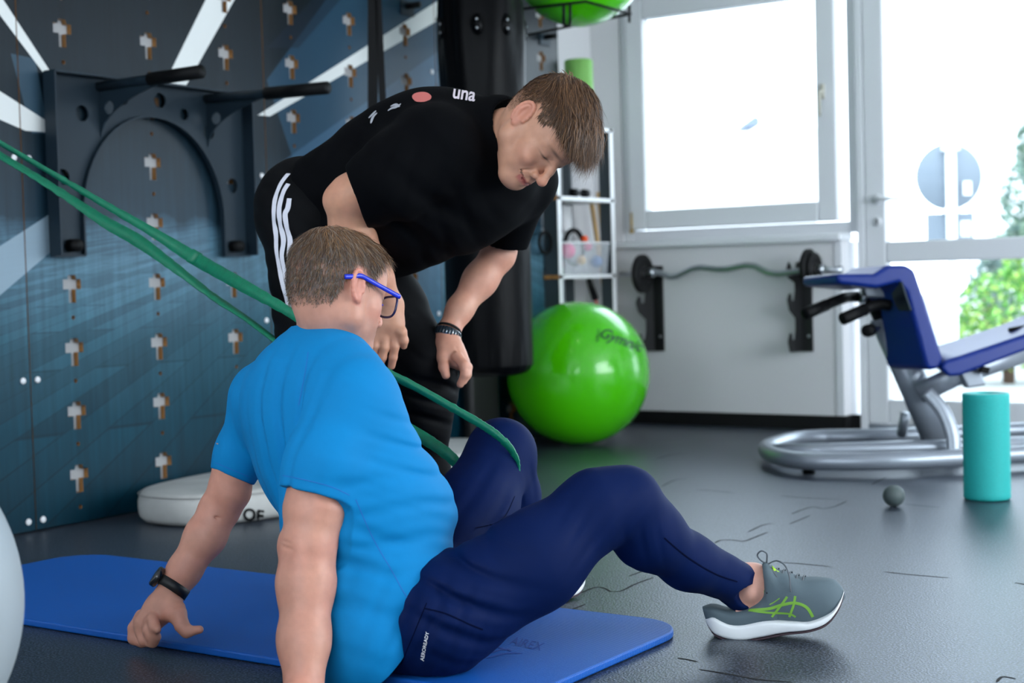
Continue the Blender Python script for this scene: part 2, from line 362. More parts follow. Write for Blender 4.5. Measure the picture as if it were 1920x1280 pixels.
mb = MB().box((WX, 6.835, 0), (-2.755, 7.1, .9)).box((WX, 6.93, .9), (-3.995, 7.1, HC)).box((-3.995, 6.93, 2.24), (-2.665, 7.1, HC)).box((-2.665, 6.93, 2.3), (2.4, 7.1, HC)).box((-.05, 6.93, 0), (2.4, 7.1, 2.3))
struct(mb.go('wall_back', M['wall'], smooth=False))
mb = MB().box((2.3, -2.4, 0), (2.4, 7.1, .55)).box((2.3, -2.4, 2.35), (2.4, 7.1, HC)).box((2.3, -2.4, .55), (2.4, 2.45, 2.35)).box((2.3, 6.15, .55), (2.4, 7.1, 2.35))
struct(mb.go('wall_right', M['wall'], smooth=False))
mb = MB().box((WX, -1.9, 0), (2.3, -1.8, .9)).box((WX, -1.9, 2.45), (2.3, -1.8, HC)).box((WX, -1.9, .9), (-2.75, -1.8, 2.45)).box((1.55, -1.9, .9), (2.3, -1.8, 2.45))
struct(mb.go('wall_front', M['wall'], smooth=False))
mb = MB().box((WX+.001, 6.79, .9), (-2.74, 6.95, .94)); struct(mb.go('trim_1', M['upvc'], bevel=.012))
mb = MB().box((-2.785, 6.828, .07), (-2.752, 6.836, .9)); struct(mb.go('trim_2', M['upvc'], smooth=False))
mb = MB().box((WX+.001, 6.822, 0), (-2.745, 6.834, .068)).box((-2.754, 6.834, 0), (-2.742, 6.93, .068)).box((-2.742, 6.915, 0), (-2.665, 6.93, .068)); struct(mb.go('baseboard_back', M['dark'], smooth=False))
def ring(x0, x1, z0, z1, wd, y0, y1, mb=None, wb=None):
    mb = mb or MB(); wb = wb or wd
    return mb.box((x0, y0, z0), (x0+wd, y1, z1)).box((x1-wd, y0, z0), (x1, y1, z1)).box((x0+wd, y0, z0), (x1-wd, y1, z0+wb)).box((x0+wd, y0, z1-wd), (x1-wd, y1, z1))
win = struct(ring(-3.994, -2.70, .941, 2.239, .055, 6.94, 7.06).go('window_1', M['upvc'], bevel=.006))
ring(-3.942, -2.80, 1.0, 2.18, .098, 6.905, 6.985).go('window_sash', M['upvc'], win, bevel=.008)
MB().box((-3.85, 6.95, 1.09), (-2.89, 6.958, 2.09)).go('window_pane', M['glass'], win, smooth=False)
hd = MB().box((-2.872, 6.893, 1.585), (-2.85, 6.905, 1.655)).tube([(-2.861, 6.89, 1.62), (-2.861, 6.865, 1.615), (-2.861, 6.86, 1.59), (-2.862, 6.862, 1.50)], [.008, .009, .009, .007], 10).go('window_handle', mat('cream_handle', (206, 204, 190), .4), win)
hg = MB().tube([(-3.928, 6.90, .985), (-3.928, 6.90, 1.09)], .006, 8).tube([(-3.928, 6.9, .985), (-3.928, 6.9, 1.0)], .012, 10).go('window_hinge', M['brass'], win)
# glazed doors
struct(MB().box((-2.70, 6.9, .0), (-2.662, 7.05, 2.3)).go('trim_3', M['upvc'], bevel=.006))
def door(n, x0, x1, handle):
    d = struct(ring(x0, x1, .03, 2.25, .1, 6.90, 6.975, wb=.115).box((x0+.1, 6.9, .79), (x1-.1, 6.975, .89)).go('door_%d' % n, M['upvc'], bevel=.008))
    MB().box((x0+.095, 6.935, .14), (x1-.095, 6.943, .8)).go('door_pane', M['glass'], d, smooth=False)
    MB().box((x0+.095, 6.935, .88), (x1-.095, 6.943, 2.16)).go('door_pane', M['glass'], d, smooth=False)
    if handle:
        hx = x0+.062
        MB().tube([(hx, 6.9, 1.09), (hx, 6.86, 1.09)], .011, 12).tube([(hx-.004, 6.858, 1.09), (hx+.05, 6.85, 1.09), (hx+.125, 6.855, 1.086)], [.011, .009, .008], 12).lathe((hx, 6.9, 1.09), (0, -1, 0), [(0, .026), (.008, .024), (.008, .001)], 20).go('door_handle', M['upvc'], d)
        MB().lathe((hx, 6.9, .985), (0, -1, 0), [(0, .024), (.006, .022), (.006, .001)], 20).go('lock_plate', M['upvc'], d)
        MB().box((hx-.003, 6.89, .972), (hx+.003, 6.8945, .992)).lathe((hx, 6.8945, .993), (0, -1, 0), [(0, .006), (.002, .006)], 12).go('keyhole', M['dark'], d)
    return d
door(1, -2.66, -1.69, True); door(2, -1.60, -.10, False)
struct(MB().box((-1.688, 6.9, .0), (-1.602, 7.05, 2.3)).go('trim_4', M['upvc'], bevel=.006))
struct(MB().box((-2.66, 6.90, 0), (-.08, 7.05, .026)).go('trim_5', M['silver'], smooth=False))

# ceiling spots of the room
for i, (x, y) in enumerate([(-2.6, 4.4), (-2.6, 3.0), (-2.6, 1.6), (-1.2, 4.4), (-1.2, 3.0), (-1.2, 1.6), (.2, 3.0)]):
    t = thing('ceiling_light', (x, y, HC-.03), 'round recessed ceiling spotlight above the training floor', 'ceiling light', 'recessed ceiling spots')
    em = bpy.data.materials.get('spot_emitter')
    if not em: em = mat('spot_emitter', (255, 225, 180), .5); e = em.node_tree.nodes['Principled BSDF']; e.inputs['Emission Color'].default_value = (1, .82, .6, 1); e.inputs['Emission Strength'].default_value = 28
    MB().lathe((x, y, HC-.002), (0, 0, -1), [(0, .065), (.02, .06), (.02, .048), (.006, .046)], 24).go('rim', M['white'], t)
    MB().lathe((x, y, HC-.006), (0, 0, -1), [(0, .044), (.004, .044)], 24).go('lens', em, t)

# ------------------------------------------------------------------ printed training boards
def nm(nt, op, a, b_=None, c=None):
    n = nt.nodes.new('ShaderNodeMath'); n.operation = op
    for i, v in enumerate((a, b_, c)):
        if v is None: continue
        if isinstance(v, (int, float)): n.inputs[i].default_value = v
        else: nt.links.new(v, n.inputs[i])
    return n.outputs[0]
def mural():
    m = mat('printed_board', (40, 60, 70), .36, spec=.24, bump=(9, .05, .004)); nt = m.node_tree; b = nt.nodes['Principled BSDF']; L = nt.links
    geo = [n for n in nt.nodes if n.type == 'NEW_GEOMETRY'][0]; sp = nt.nodes.new('ShaderNodeSeparateXYZ'); L.new(geo.outputs['Position'], sp.inputs[0]); Yo, Zo = sp.outputs[1], sp.outputs[2]
    n0 = nt.nodes.new('ShaderNodeTexNoise'); n0.inputs['Scale'].default_value = 5; n0.inputs['Detail'].default_value = 6; L.new(geo.outputs['Position'], n0.inputs['Vector'])
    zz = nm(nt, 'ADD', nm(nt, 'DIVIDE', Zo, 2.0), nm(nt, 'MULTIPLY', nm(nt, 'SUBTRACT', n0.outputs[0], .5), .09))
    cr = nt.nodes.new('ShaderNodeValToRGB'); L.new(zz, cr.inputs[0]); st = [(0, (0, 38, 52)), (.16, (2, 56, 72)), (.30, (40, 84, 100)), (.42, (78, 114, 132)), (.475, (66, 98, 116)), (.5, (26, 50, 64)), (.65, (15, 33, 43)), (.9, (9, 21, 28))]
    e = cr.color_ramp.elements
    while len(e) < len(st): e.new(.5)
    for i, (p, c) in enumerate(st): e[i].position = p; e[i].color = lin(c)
    # perspective planks printed on the lower half
    y0, z0 = 4.9, 1.12; dz = nm(nt, 'MAXIMUM', nm(nt, 'SUBTRACT', z0, Zo), .06); u = nm(nt, 'DIVIDE', nm(nt, 'SUBTRACT', Yo, y0), dz); v = nm(nt, 'DIVIDE', 1.0, dz)
    cb = nt.nodes.new('ShaderNodeCombineXYZ'); L.new(nm(nt, 'MULTIPLY', v, 1.6), cb.inputs[0]); L.new(nm(nt, 'MULTIPLY', u, 2.2), cb.inputs[1])
    br = nt.nodes.new('ShaderNodeTexBrick'); br.inputs['Scale'].default_value = 1.0; br.inputs['Color1'].default_value = (.58, .60, .62, 1); br.inputs['Color2'].default_value = (1.4, 1.38, 1.36, 1); br.inputs['Mortar'].default_value = (.3, .32, .34, 1)
    br.inputs['Mortar Size'].default_value = .012; br.inputs['Brick Width'].default_value = 1.3; br.inputs['Row Height'].default_value = .5; L.new(cb.outputs[0], br.inputs['Vector'])
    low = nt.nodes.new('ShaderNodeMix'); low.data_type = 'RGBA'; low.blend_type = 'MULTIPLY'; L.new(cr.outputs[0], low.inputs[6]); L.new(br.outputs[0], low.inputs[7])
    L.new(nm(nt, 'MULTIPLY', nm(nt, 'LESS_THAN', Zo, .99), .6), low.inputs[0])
    # streaks
    mp = nt.nodes.new('ShaderNodeMapping'); mp.inputs['Scale'].default_value = (1, 26, 1.3); L.new(geo.outputs['Position'], mp.inputs[0]); n2 = nt.nodes.new('ShaderNodeTexNoise'); n2.inputs['Scale'].default_value = 2.2; n2.inputs['Detail'].default_value = 5; L.new(mp.outputs[0], n2.inputs['Vector'])
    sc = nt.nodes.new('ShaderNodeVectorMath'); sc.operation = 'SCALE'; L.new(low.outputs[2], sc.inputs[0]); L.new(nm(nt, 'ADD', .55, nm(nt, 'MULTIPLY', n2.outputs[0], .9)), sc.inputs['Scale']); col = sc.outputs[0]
    def poly(px, c, col, amt=1.0, xl=WP):
        q = [ON(x, y, 0, xl) for x, y in px]; q = [(a[1], a[2]) for a in q]; A = sum(q[i][0]*q[(i+1) % len(q)][1]-q[(i+1) % len(q)][0]*q[i][1] for i in range(len(q)))
        if A < 0: q = q[::-1]
        msk = None
        for i in range(len(q)):
            (a0, a1), (b0, b1) = q[i], q[(i+1) % len(q)]; d = nm(nt, 'SUBTRACT', nm(nt, 'MULTIPLY', nm(nt, 'SUBTRACT', Zo, a1), b0-a0), nm(nt, 'MULTIPLY', nm(nt, 'SUBTRACT', Yo, a0), b1-a1)); g = nm(nt, 'GREATER_THAN', d, 0.0)
            msk = g if msk is None else nm(nt, 'MULTIPLY', msk, g)
        if amt < 1: msk = nm(nt, 'MULTIPLY', msk, amt)
        x = nt.nodes.new('ShaderNodeMix'); x.data_type = 'RGBA'; L.new(msk, x.inputs[0]); L.new(col, x.inputs[6]); x.inputs[7].default_value = lin(c); return x.outputs[2]
    col = poly([(-60, 500), (98, 398), (100, 468), (-60, 605)], (150, 172, 186), col, .85)
    col = poly([(20, 100), (66, 110), (92, 250), (60, 250)], (70, 100, 120), col, .5)
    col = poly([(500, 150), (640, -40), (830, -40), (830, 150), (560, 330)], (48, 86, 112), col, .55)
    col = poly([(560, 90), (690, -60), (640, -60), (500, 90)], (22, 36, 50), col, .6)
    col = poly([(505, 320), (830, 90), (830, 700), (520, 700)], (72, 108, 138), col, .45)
    for q in ([(-40, -70), (-10, -25), (93, 132), (86, 143), (-40, -25)], [(-60, 133), (90, 228), (90, 248), (48, 245), (-60, 198)], [(405, -40), (462, -40), (348, 162), (308, 158)], [(483, 216), (506, 218), (1060, -98), (1060, -150)]):
        col = poly(q, (226, 230, 228), col)
    # exposed edges of the cut-outs show raw wood
    ab = nm(nt, 'ABSOLUTE', nt_norm(nt, geo)); f = nm(nt, 'LESS_THAN', ab, .5); x = nt.nodes.new('ShaderNodeMix'); x.data_type = 'RGBA'; L.new(f, x.inputs[0]); L.new(col, x.inputs[6]); x.inputs[7].default_value = lin((158, 112, 62)); L.new(x.outputs[2], b.inputs['Base Color'])
    return m
def nt_norm(nt, geo):
    s = nt.nodes.new('ShaderNodeSeparateXYZ'); nt.links.new(geo.outputs['True Normal'], s.inputs[0]); return s.outputs[0]
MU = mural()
def cross(cy, cz, s=1.0):
    hw, aw, top, bot = .014, .036, .038, -.052; a0, a1 = -.008, .024; q = []
    pts = [(-hw, bot), (hw, bot), (hw, a0), (aw, a0), (aw, a1), (hw+.004, a1), (hw, top), (-hw, top), (-hw-.004, a1), (-aw, a1), (-aw, a0), (-hw, a0)]
    return [(cy+x*s, cz+z*s) for x, z in pts]
ROW = [.154+.2062*k for k in range(11)]
TH = .020
PAN = [(1.98, 3.0955, [2.2, 2.53, 2.87], 'printed board at the far left edge beside the seam with screws'), (3.0995, 4.203, [3.276, 3.642, 4.012], 'printed cross-cut board behind the dip station'),
       (4.207, 5.275, [4.363, 4.708, 5.070], 'printed cross-cut board behind the bending man'), (5.279, 6.27, [5.446, 5.782, 6.119], 'printed cross-cut board behind the punching bag, nearest the window')]
SCZ = {3.097: (.034, .48, 1.18), 4.205: (.63, 1.17, 2.1), 5.277: (.62, 1.66), 6.25: (1.66, .62)}
for y0, y1, cols, lb in PAN:
    hs = [[(y0, .005), (y1, .005), (y1, 2.3), (y0, 2.3)]]
    for c in cols:
        for r in ROW[:11]:
            if c < 3: continue
            hs.append(cross(c, r)); hs.append(circ(c, r-.1, .007, 10))
    me = plate_mesh(hs, TH, (WP-TH/2, 0, 0), (0, 1, 0), (0, 0, 1))
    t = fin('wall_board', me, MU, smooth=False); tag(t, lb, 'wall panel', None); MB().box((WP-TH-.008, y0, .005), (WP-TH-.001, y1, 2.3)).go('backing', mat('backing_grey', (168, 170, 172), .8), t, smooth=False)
    for ys, zs in SCZ.items():
        for sy in (-.045, .045):
            if y0 < ys+sy < y1:
                for z in zs: MB().lathe((WP+.0005, ys+sy*.62, z), (1, 0, 0), [(0, .011), (.003, .0095), (.0045, .004)], 14).go('screw_cap', M['white'], t)

# ------------------------------------------------------------------ dip station on the boards
y0, y1, z0, z1 = 3.18, 4.065, .872, 1.455; xb = -3.935
t = thing('dip_station', (xb, 3.66, z0), 'dark arched steel dip station with two black handles bolted on the blue board', 'dip station')
ya, yb = y0+.125, y1-.125; cyc = (ya+yb)/2; ra = (yb-ya)/2; arch = [(ya, z0)]+[(cyc-ra*math.cos(a), 1.0+.345*math.sin(a)) for a in np.linspace(0, math.pi, 30)]+[(yb, z0)]
out = [(y0, z0)]+arch+[(y1, z0), (y1, z1), (y0, z1)]
hol = [circ(y, z, r, 18) for y, z, r in ((3.238, 1.125, .026), (4.0, 1.125, .026), (3.325, 1.335, .026), (3.50, 1.40, .024), (3.665, 1.405, .026), (3.775, 1.365, .02), (3.89, 1.31, .026))]
fin('back_plate', plate_mesh([out]+hol, .006, (xb, 0, 0), (0, 1, 0), (0, 0, 1)), M['steel_dark'], t, smooth=False)
mb = MB(); d = .055
for a, c in zip(out, out[1:]+out[:1]):
    d = .02 if (y0+.01 < a[0] < y1-.01 or y0+.01 < c[0] < y1-.01) and not (abs(a[1]-z1) < .01) else .055
    p, q = np.array([xb, a[0], a[1]]), np.array([xb, c[0], c[1]]); e = nrm(q-p); n_ = np.array([0, -e[2], e[1]])*.0035
    mb.obox((p+q)/2+np.array([d/2, 0, 0]), (d/2, 0, 0), (q-p)/2, n_)
mb.go('flange', M['steel_dark'], t, smooth=False)
for k, (yy, e, g0) in enumerate(((3.40, (-3.462, 3.40, 1.43), (-3.64, 3.392, 1.432)), (3.885, (-3.36, 3.875, 1.413), (-3.56, 3.878, 1.418)))):
    r0 = np.array([xb, yy, 1.405+.022]); e = np.array(e)
    hb = MB().tube([r0, e], .0165, 18).go('handle', M['steel_dark'], t)
    MB().tube([r0+(e-r0)*.52, e+(e-r0)*.005], [.0215, .0215], 18).go('grip', M['black'], hb)
    me = plate_mesh([[(0, 0)]+[(.30-.30*(s**.8), -.005-.16*(1-(1-s)**.45)*1.0) for s in np.linspace(0, 1, 12)]+[(0, -.165)], circ(.05, -.06, .022, 16)], .006, r0+np.array([0, 0, -.012]), (1, 0, 0), (0, 0, 1)); fin('gusset', me, M['steel_dark'], t, smooth=False)
for yy in (y0+.075, y1-.075, ):
    MB().cyl((xb, yy, .905), (xb+.045, yy, .905), .021, 18).go('bolt', M['black'], t)

# small pegs further along the boards
for (px, py, lb) in ((762, 12, 'black peg in the board left of the punching bag top'), (1020, 70, 'black peg in the board right of the punching bag')):
    p = ON(px, py, 0, WP); tt = thing('board_peg', p, lb, 'peg')
    MB().cyl(p, p+[.07, 0, 0], .013, 14).go('pin', M['black'], tt); MB().obox(p+[.004, 0, -.01], (.003, 0, 0), (0, .045, 0), (0, 0, .03)).go('peg_plate', M['steel_dark'], tt, bevel=.002)

# ------------------------------------------------------------------ punching bag
ML = mat('black_leather', (3, 4, 6), .40, spec=.10, bump=(9, .5, .012), stretch=(1, 1, .3))
bc = P(920, 700, 6.1); bx, by = bc[0]+.0, bc[1]+.0; zb = .375
t = thing('punching_bag', (bx, by, zb), 'tall black leather punching bag hanging in front of the blue boards', 'punching bag')
prof = [(0, .001), (.002, .10), (.012, .145), (.035, .166), (.07, .172), (.3, .174), (.7, .172), (1.1, .170), (1.35, .172), (1.55, .160), (1.66, .14)]
def wr(o):
    for v in o.data.vertices:
        a = math.atan2(v.co.y-by, v.co.x-bx); z = v.co.z-zb; f = 0
        if z > 1.0: f = min(1, (z-1.0)/.35)*.0060*math.sin(a*9+2*math.sin(z*3+a*2))
        if z < .12: f += .0015*math.sin(a*24)
        v.co.x += f*math.cos(a); v.co.y += f*math.sin(a)
pp = spline([np.array([z, r, 0]) for z, r in prof], 8); wr(MB().lathe((bx, by, zb), (0, 0, 1), [(p[0], p[1]) for p in pp], 96).go('bag_body', ML, t))
for a in (-2.05, -1.05, -.35, .8):    # strap patches with rivets
    dr = np.array([math.cos(a), math.sin(a), 0]); tn = np.array([-dr[1], dr[0], 0]); c = np.array([bx, by, zb+1.375])+dr*.175
    pt = MB().slab([c+tn*x*1.2+np.array([0, 0, z])+dr*(.002-(x*x)*2.5) for x, z in circ(0, 0, .02, 20, .042)], dr*.004).go('strap_patch', ML, t)
    for dz in (.018, -.016): MB().sphere(c+dr*.006+np.array([0, 0, dz]), .0055, 8).go('rivet', M['chrome'], pt)
for a in (-2.05, -.6, .8, 2.4):
    dr = np.array([math.cos(a), math.sin(a), 0]); MB().tube([np.array([bx, by, zb+1.66])+dr*.13, (bx, by, 2.6)], .006, 8).go('hanger_strap', M['dark'], t)
MB().cyl((bx, by, 2.58), (bx, by, HC), .012, 10).go('ceiling_hook', M['chrome'], t)
# black upright block filling the dark area under the bag
c = ON(926, 760, 0, -3.87); t = thing('upright_block', (-3.83, c[1]+.02, 0), 'black upright block on the floor below the punching bag beside the green ball', 'pad')
MB().box((-3.93, c[1]-.16, .006), (-3.875, c[1]+.06, .42)).go('pad_body', mat('black_vinyl', (9, 10, 12), .6), t, bevel=.02)

# ------------------------------------------------------------------ gym balls
def gymball(c, r, name, lb, m):
    t = thing(name, (c[0], c[1], c[2]-r), lb, 'exercise ball'); o = MB().sphere(c, r, 48).go('ball_shell', m, t); return t, o
gb = G(1085, 835); gc = P(1084, 714, 6.9); GR = .326; gc = np.array([gc[0], gc[1], GR])
ribm = M['lime']
t, o = gymball(gc, GR, 'gym_ball', 'large glossy lime green gym ball on the floor beside the punching bag', ribm)
b = bvh_of(o); ink = mat('green_black_ink', (16, 70, 40), .5)
fin('ball_lettering', decal_text(b, 'Gymnic', 1163, 637, 27, math.radians(20), .35, .002, .02, sub=2), ink, o, smooth=False)
fin('ball_lettering', decal_text(b, 'LINEA', 1121, 629, 9, math.radians(100), 0, .002, .01), ink, o, smooth=False)
mb = MB()
for k in range(-3, 4):
    z = GR+.02*k; r = math.sqrt(GR**2-(z-GR)**2); 
t, o = gymball(P(-361, 1150, 2.2)*[1, 1, 0]+[0, 0, .3], .3, 'gym_ball', 'pale grey gym ball cropped by the left edge of the picture', mat('grey_vinyl', (172, 182, 186), .45))
# ball on its wall holder, top
tb = P(1085, -82, 6.35); R2 = .29
t, o = gymball(tb, R2, 'gym_ball', 'lime green gym ball resting high up in the black wire holder', ribm)
t = thing('ball_holder', (WP, tb[1], tb[2]-.2), 'black wire wall holder cradling the upper green ball', 'ball holder')
a = P(985, 16, 6.35); b1 = P(1098, 3, 6.02); c1 = P(1183, 26, 6.3); d1 = P(1060, 10, 6.4)
rd = .006
MB().tube([[WP, a[1]-.05, a[2]], a, b1, c1], rd, 8).go('front_rail', M['black'], t)
for x in (1057, 1069):
    pts = [P(x, 8, 6.03), P(x, 46, 6.06)]; MB().tube(pts, .006, 8).go('hook_wire', M['black'], t)
MB().tube([P(1057, 46, 6.06), P(1063, 49, 6.06), P(1069, 46, 6.06)], .006, 8).go('hook_bend', M['black'], t)
MB().tube([c1, [WP, c1[1]+.2, c1[2]]], rd, 8).go('side_rail', M['black'], t)
MB().tube([P(1180, 10, 6.3), P(1180, 42, 6.3)], rd, 8).go('rail_tip', M['black'], t)

# ------------------------------------------------------------------ black training straps hanging left of the bag
t = thing('suspension_strap', P(705, 150, 5.6), 'black webbing suspension strap hanging down left of the punching bag', 'strap')
for k, (p0, p1, wpx) in enumerate((((699, -60), (699, 420), 19), ((706, -60), (728, 420), 13))):
    a, c = P(*p0, 5.55), P(*p1, 5.55); wv = CR*wpx/2*5.55/FPX
    MB().slab([a-wv, a+wv, c+wv, c-wv], CF*.003).go('webbing', M['black'], t, smooth=False)
a = P(705, -60, 5.55); MB().tube([a, a*[1, 1, 0]+[0, 0, HC]], .012, 8).go('anchor', M['black'], t)

# ------------------------------------------------------------------ shelf unit in the corner with its things
SX = -3.86; t = thing('shelf_unit', (SX, 6.3, 0), 'narrow white and grey shelf unit in the corner left of the window', 'shelf')
grey = mat('dark_grey_laminate', (58, 68, 74), .5); L_ = [(-3.945, 6.08), (SX, 6.08), (SX, 6.62), (-4.15, 6.62), (-4.15, 6.29), (-3.945, 6.29)]
for z in (.10, .44, .775, 1.15, 1.50):
    p = MB().slab([(x, y, z) for x, y in L_], (0, 0, -.018)).go('shelf_board', M['white'], t, smooth=False)
    MB().box((-3.945, 6.077, z-.018), (SX, 6.0798, z)).go('board_edge', M['wood'], p, smooth=False)
for (x0_, x1_, y0_, y1_) in ((-3.945, SX-.004, 6.085, 6.10), (-3.93, SX-.004, 6.585, 6.60), (-4.148, -4.10, 6.585, 6.60), (-4.148, -4.10, 6.30, 6.315)):
    p = MB().box((x0_, y0_, 0), (x1_, y1_, 1.50)).go('post', grey, t, smooth=False)
    if x1_ > -3.9: MB().box((x1_, y0_-.004, 0), (x1_+.004, y1_+.012, 1.50)).go('post_edge', M['white'], p, smooth=False)
# items
c = ON(1082, 128, 0, -3.90); zt = 1.501
tt = thing('foam_roller', (-3.92, 6.40, zt), 'green foam roller standing on top of the shelf unit behind the young man\'s head', 'foam roller')
c = np.array([-3.92, 6.40, zt]); MB().lathe(c, (0, 0, 1), [(0, .07), (.32, .07), (.326, .066), (.326, .02), (.2, .02)], 40).go('foam_body', mat('green_foam', (128, 188, 96), .7), tt)
bt = thing('storage_box', (-3.90, 6.33, .776), 'clear plastic storage box full of small toys and balls on the shelf', 'box')
cl = mat('clear_plastic', (235, 240, 245), .15, alpha=.2); mb = MB(); x0_, x1_, y0_, y1_, za, zz_ = -3.935, -3.866, 6.14, 6.53, .778, .93
e = .012
for q in ([(x1_, y0_, za), (x1_, y1_, za), (x1_+e, y1_+e, zz_), (x1_+e, y0_-e, zz_)], [(x0_, y0_, za), (x1_, y0_, za), (x1_+e, y0_-e, zz_), (x0_-e, y0_-e, zz_)], [(x0_, y1_, za), (x1_, y1_, za), (x1_+e, y1_+e, zz_), (x0_-e, y1_+e, zz_)], [(x0_, y0_, za), (x0_, y1_, za), (x0_-e, y1_+e, zz_), (x0_-e, y0_-e, zz_)]):
    n_ = np.cross(np.array(q[1])-q[0], np.array(q[3])-q[0]); mb.slab(q, nrm(n_)*.002)
mb.slab([(x0_, y0_, za), (x1_, y0_, za), (x1_, y1_, za), (x0_, y1_, za)], (0, 0, .002)); mb.go('box_wall', cl, bt, smooth=False)
MB().tube([(x1_+e, y0_-e, zz_), (x1_+e, y1_+e, zz_), (x0_-e, y1_+e, zz_), (x0_-e, y0_-e, zz_)], .004, 8, closed=True).go('box_rim', M['white'], bt)
def ball(name, c, r, col, lb, cat='ball', rough=.4):
    tag(MB().sphere(c, r, 20).go(name, mat(name+'_colour', col, rough)), lb, cat)
def at(px, py, x): return ON(px, py, 0, x)
ball('small_ball', at(1064, 470, -3.90), .038, (255, 70, 150), 'pink ball bulging from the left side of the clear box')
ball('small_ball', at(1090, 488, -3.90), .024, (232, 190, 130), 'beige ball inside the clear box')
ball('small_ball', at(1102, 462, -3.90), .022, (245, 110, 160), 'small pink ball inside the clear box right of the larger one')
ball('small_ball', at(1118, 490, -3.90), .03, (90, 130, 190), 'blue ball inside the clear box at its right end')
ball('small_ball', at(1096, 448, -3.90), .018, (250, 90, 30), 'orange ball on top of the clear box contents')
c = at(1076, 452, -3.95); tag(MB().tube(spline([c+np.array([0, .085*math.cos(a), .085*math.sin(a)-.03]) for a in np.linspace(0, 2*math.pi, 16)[:-1]], 3, True), .012, 10, closed=True).go('black_ring', M['black']), 'black exercise ring standing on the shelf behind the clear box', 'exercise ring')
c = at(1022, 455, -3.90); tag(MB().tube([c+np.array([0, .05*math.cos(a), .05*math.sin(a)]) for a in np.linspace(0, 2*math.pi, 26)[:-1]], .008, 10, closed=True).go('black_ring', M['black']), 'smaller black ring at the left end of the shelf', 'exercise ring')
for k, (z, col, nm_, lb) in enumerate(((.777, (24, 120, 60), 'green_pad', 'folded green pad lowest in the stack at the left of the shelf'), (.812, (110, 40, 80), 'purple_pad', 'purple pad in the middle of the stack at the left of the shelf'), (.842, (30, 34, 60), 'navy_pad', 'navy pad topmost in the stack at the left of the shelf'))):
    tag(MB().box((-3.94, 6.105, z), (-3.87, 6.135+.005*k, z+.028)).go(nm_, mat(nm_, col, .7), bevel=.006), lb, 'pad')
c = at(1087, 362, -3.89); q = thing('hand_weight', (c[0], c[1], 1.151), 'small black hand weight on the upper shelf under the fringe', 'weight')
MB().cyl((c[0], c[1]-.06, 1.172), (c[0], c[1]+.06, 1.172), .008, 12).go('grip', M['black'], q)
for s_ in (-.05, .05): MB().cyl((c[0], c[1]+s_-.02, 1.173), (c[0], c[1]+s_+.02, 1.173), .02, 14).go('weight_disc', M['black'], q)
wood = mat('pale_beech', (214, 176, 120), .5, var=(12, .12))
for k, (pa, pb_, xx, lb) in enumerate((((1108, 372), (1136, 560), -4.02, 'beech stick leaning behind the shelf, left one of two'), ((1122, 360), (1143, 560), -4.05, 'beech stick leaning behind the shelf, right one of two'))):
    a, b_ = at(*pa, xx), at(*pb_, xx); dd = nrm(b_-a); f = b_+dd*((.01-b_[2])/dd[2]); tag(MB().cyl(a, f, .013, 14).go('wooden_stick', wood), lb, 'stick')
c = at(1082, 500, -4.10); tag(MB().lathe((-4.07, 6.44, .119-.018), (0, 0, 1), [(0, .05), (.32, .05), (.32, .01)], 28).go('white_roll', M['white']), 'white roll standing on the bottom shelf behind the green ball', 'roll')
tag(MB().lathe((-4.07, 6.44, .776), (0, 0, 1), [(0, .055), (.345, .055), (.345, .01)], 28).go('white_roll', M['white']), 'white roll standing on the middle shelf behind the clear box', 'roll')
a, b_ = at(1104, 522, -3.88), at(1116, 560, -3.88); q = thing('skipping_rope', a, 'black grip with red cord hanging below the shelf', 'skipping rope')
MB().tube([a+[0, 0, -.002], b_], [.014, .018], 14).go('grip', M['black'], q); MB().tube([b_, b_+nrm(b_-a)*.08], .005, 8).go('cord', mat('red_cord', (220, 60, 40), .5), q)

# ------------------------------------------------------------------ curl bar on its rack below the window
yb_ = 6.70; tt = thing('curl_bar', (-3.35, yb_, .77), 'chrome zigzag curl bar on the rack below the window', 'barbell')
bp = [(1163, 513), (1205, 513), (1235, 510), (1262, 521), (1305, 500), (1355, 506), (1408, 495), (1448, 515), (1505, 507), (1540, 505), (1580, 506)]
pts = [ON(x, y, 1, yb_) for x, y in bp]; sm = [pts[0]]
for i in range(1, len(pts)-1): sm += [pts[i]+(pts[i-1]-pts[i])*.18, pts[i]+(pts[i+1]-pts[i])*.18]
sm.append(pts[-1]); MB().tube(sm, .0155, 14).go('bar', M['chrome'], tt)
for i, (px, rr) in enumerate(((1205, .098), (1517, .092), (1526, .076))):
    c = ON(px, 513 if i == 0 else 503, 1, yb_); pl = MB().lathe(c-[.014, 0, 0], (1, 0, 0), [(0, .02), (0, rr-.006), (.004, rr), (.022, rr), (.028, rr-.006), (.026, rr-.03), (.02, rr-.035), (.02, .03), (.03, .028), (.03, .013)], 48).go('weight_plate', M['dark'], tt)
for px in (1222, 1540): c = ON(px, 511 if px < 1300 else 505, 1, yb_); MB().cyl(c-[.015, 0, 0], c+[.015, 0, 0], .022, 20).go('collar', M['chrome'], tt)
rk = mat('black_bracket', (12, 14, 16), .45)
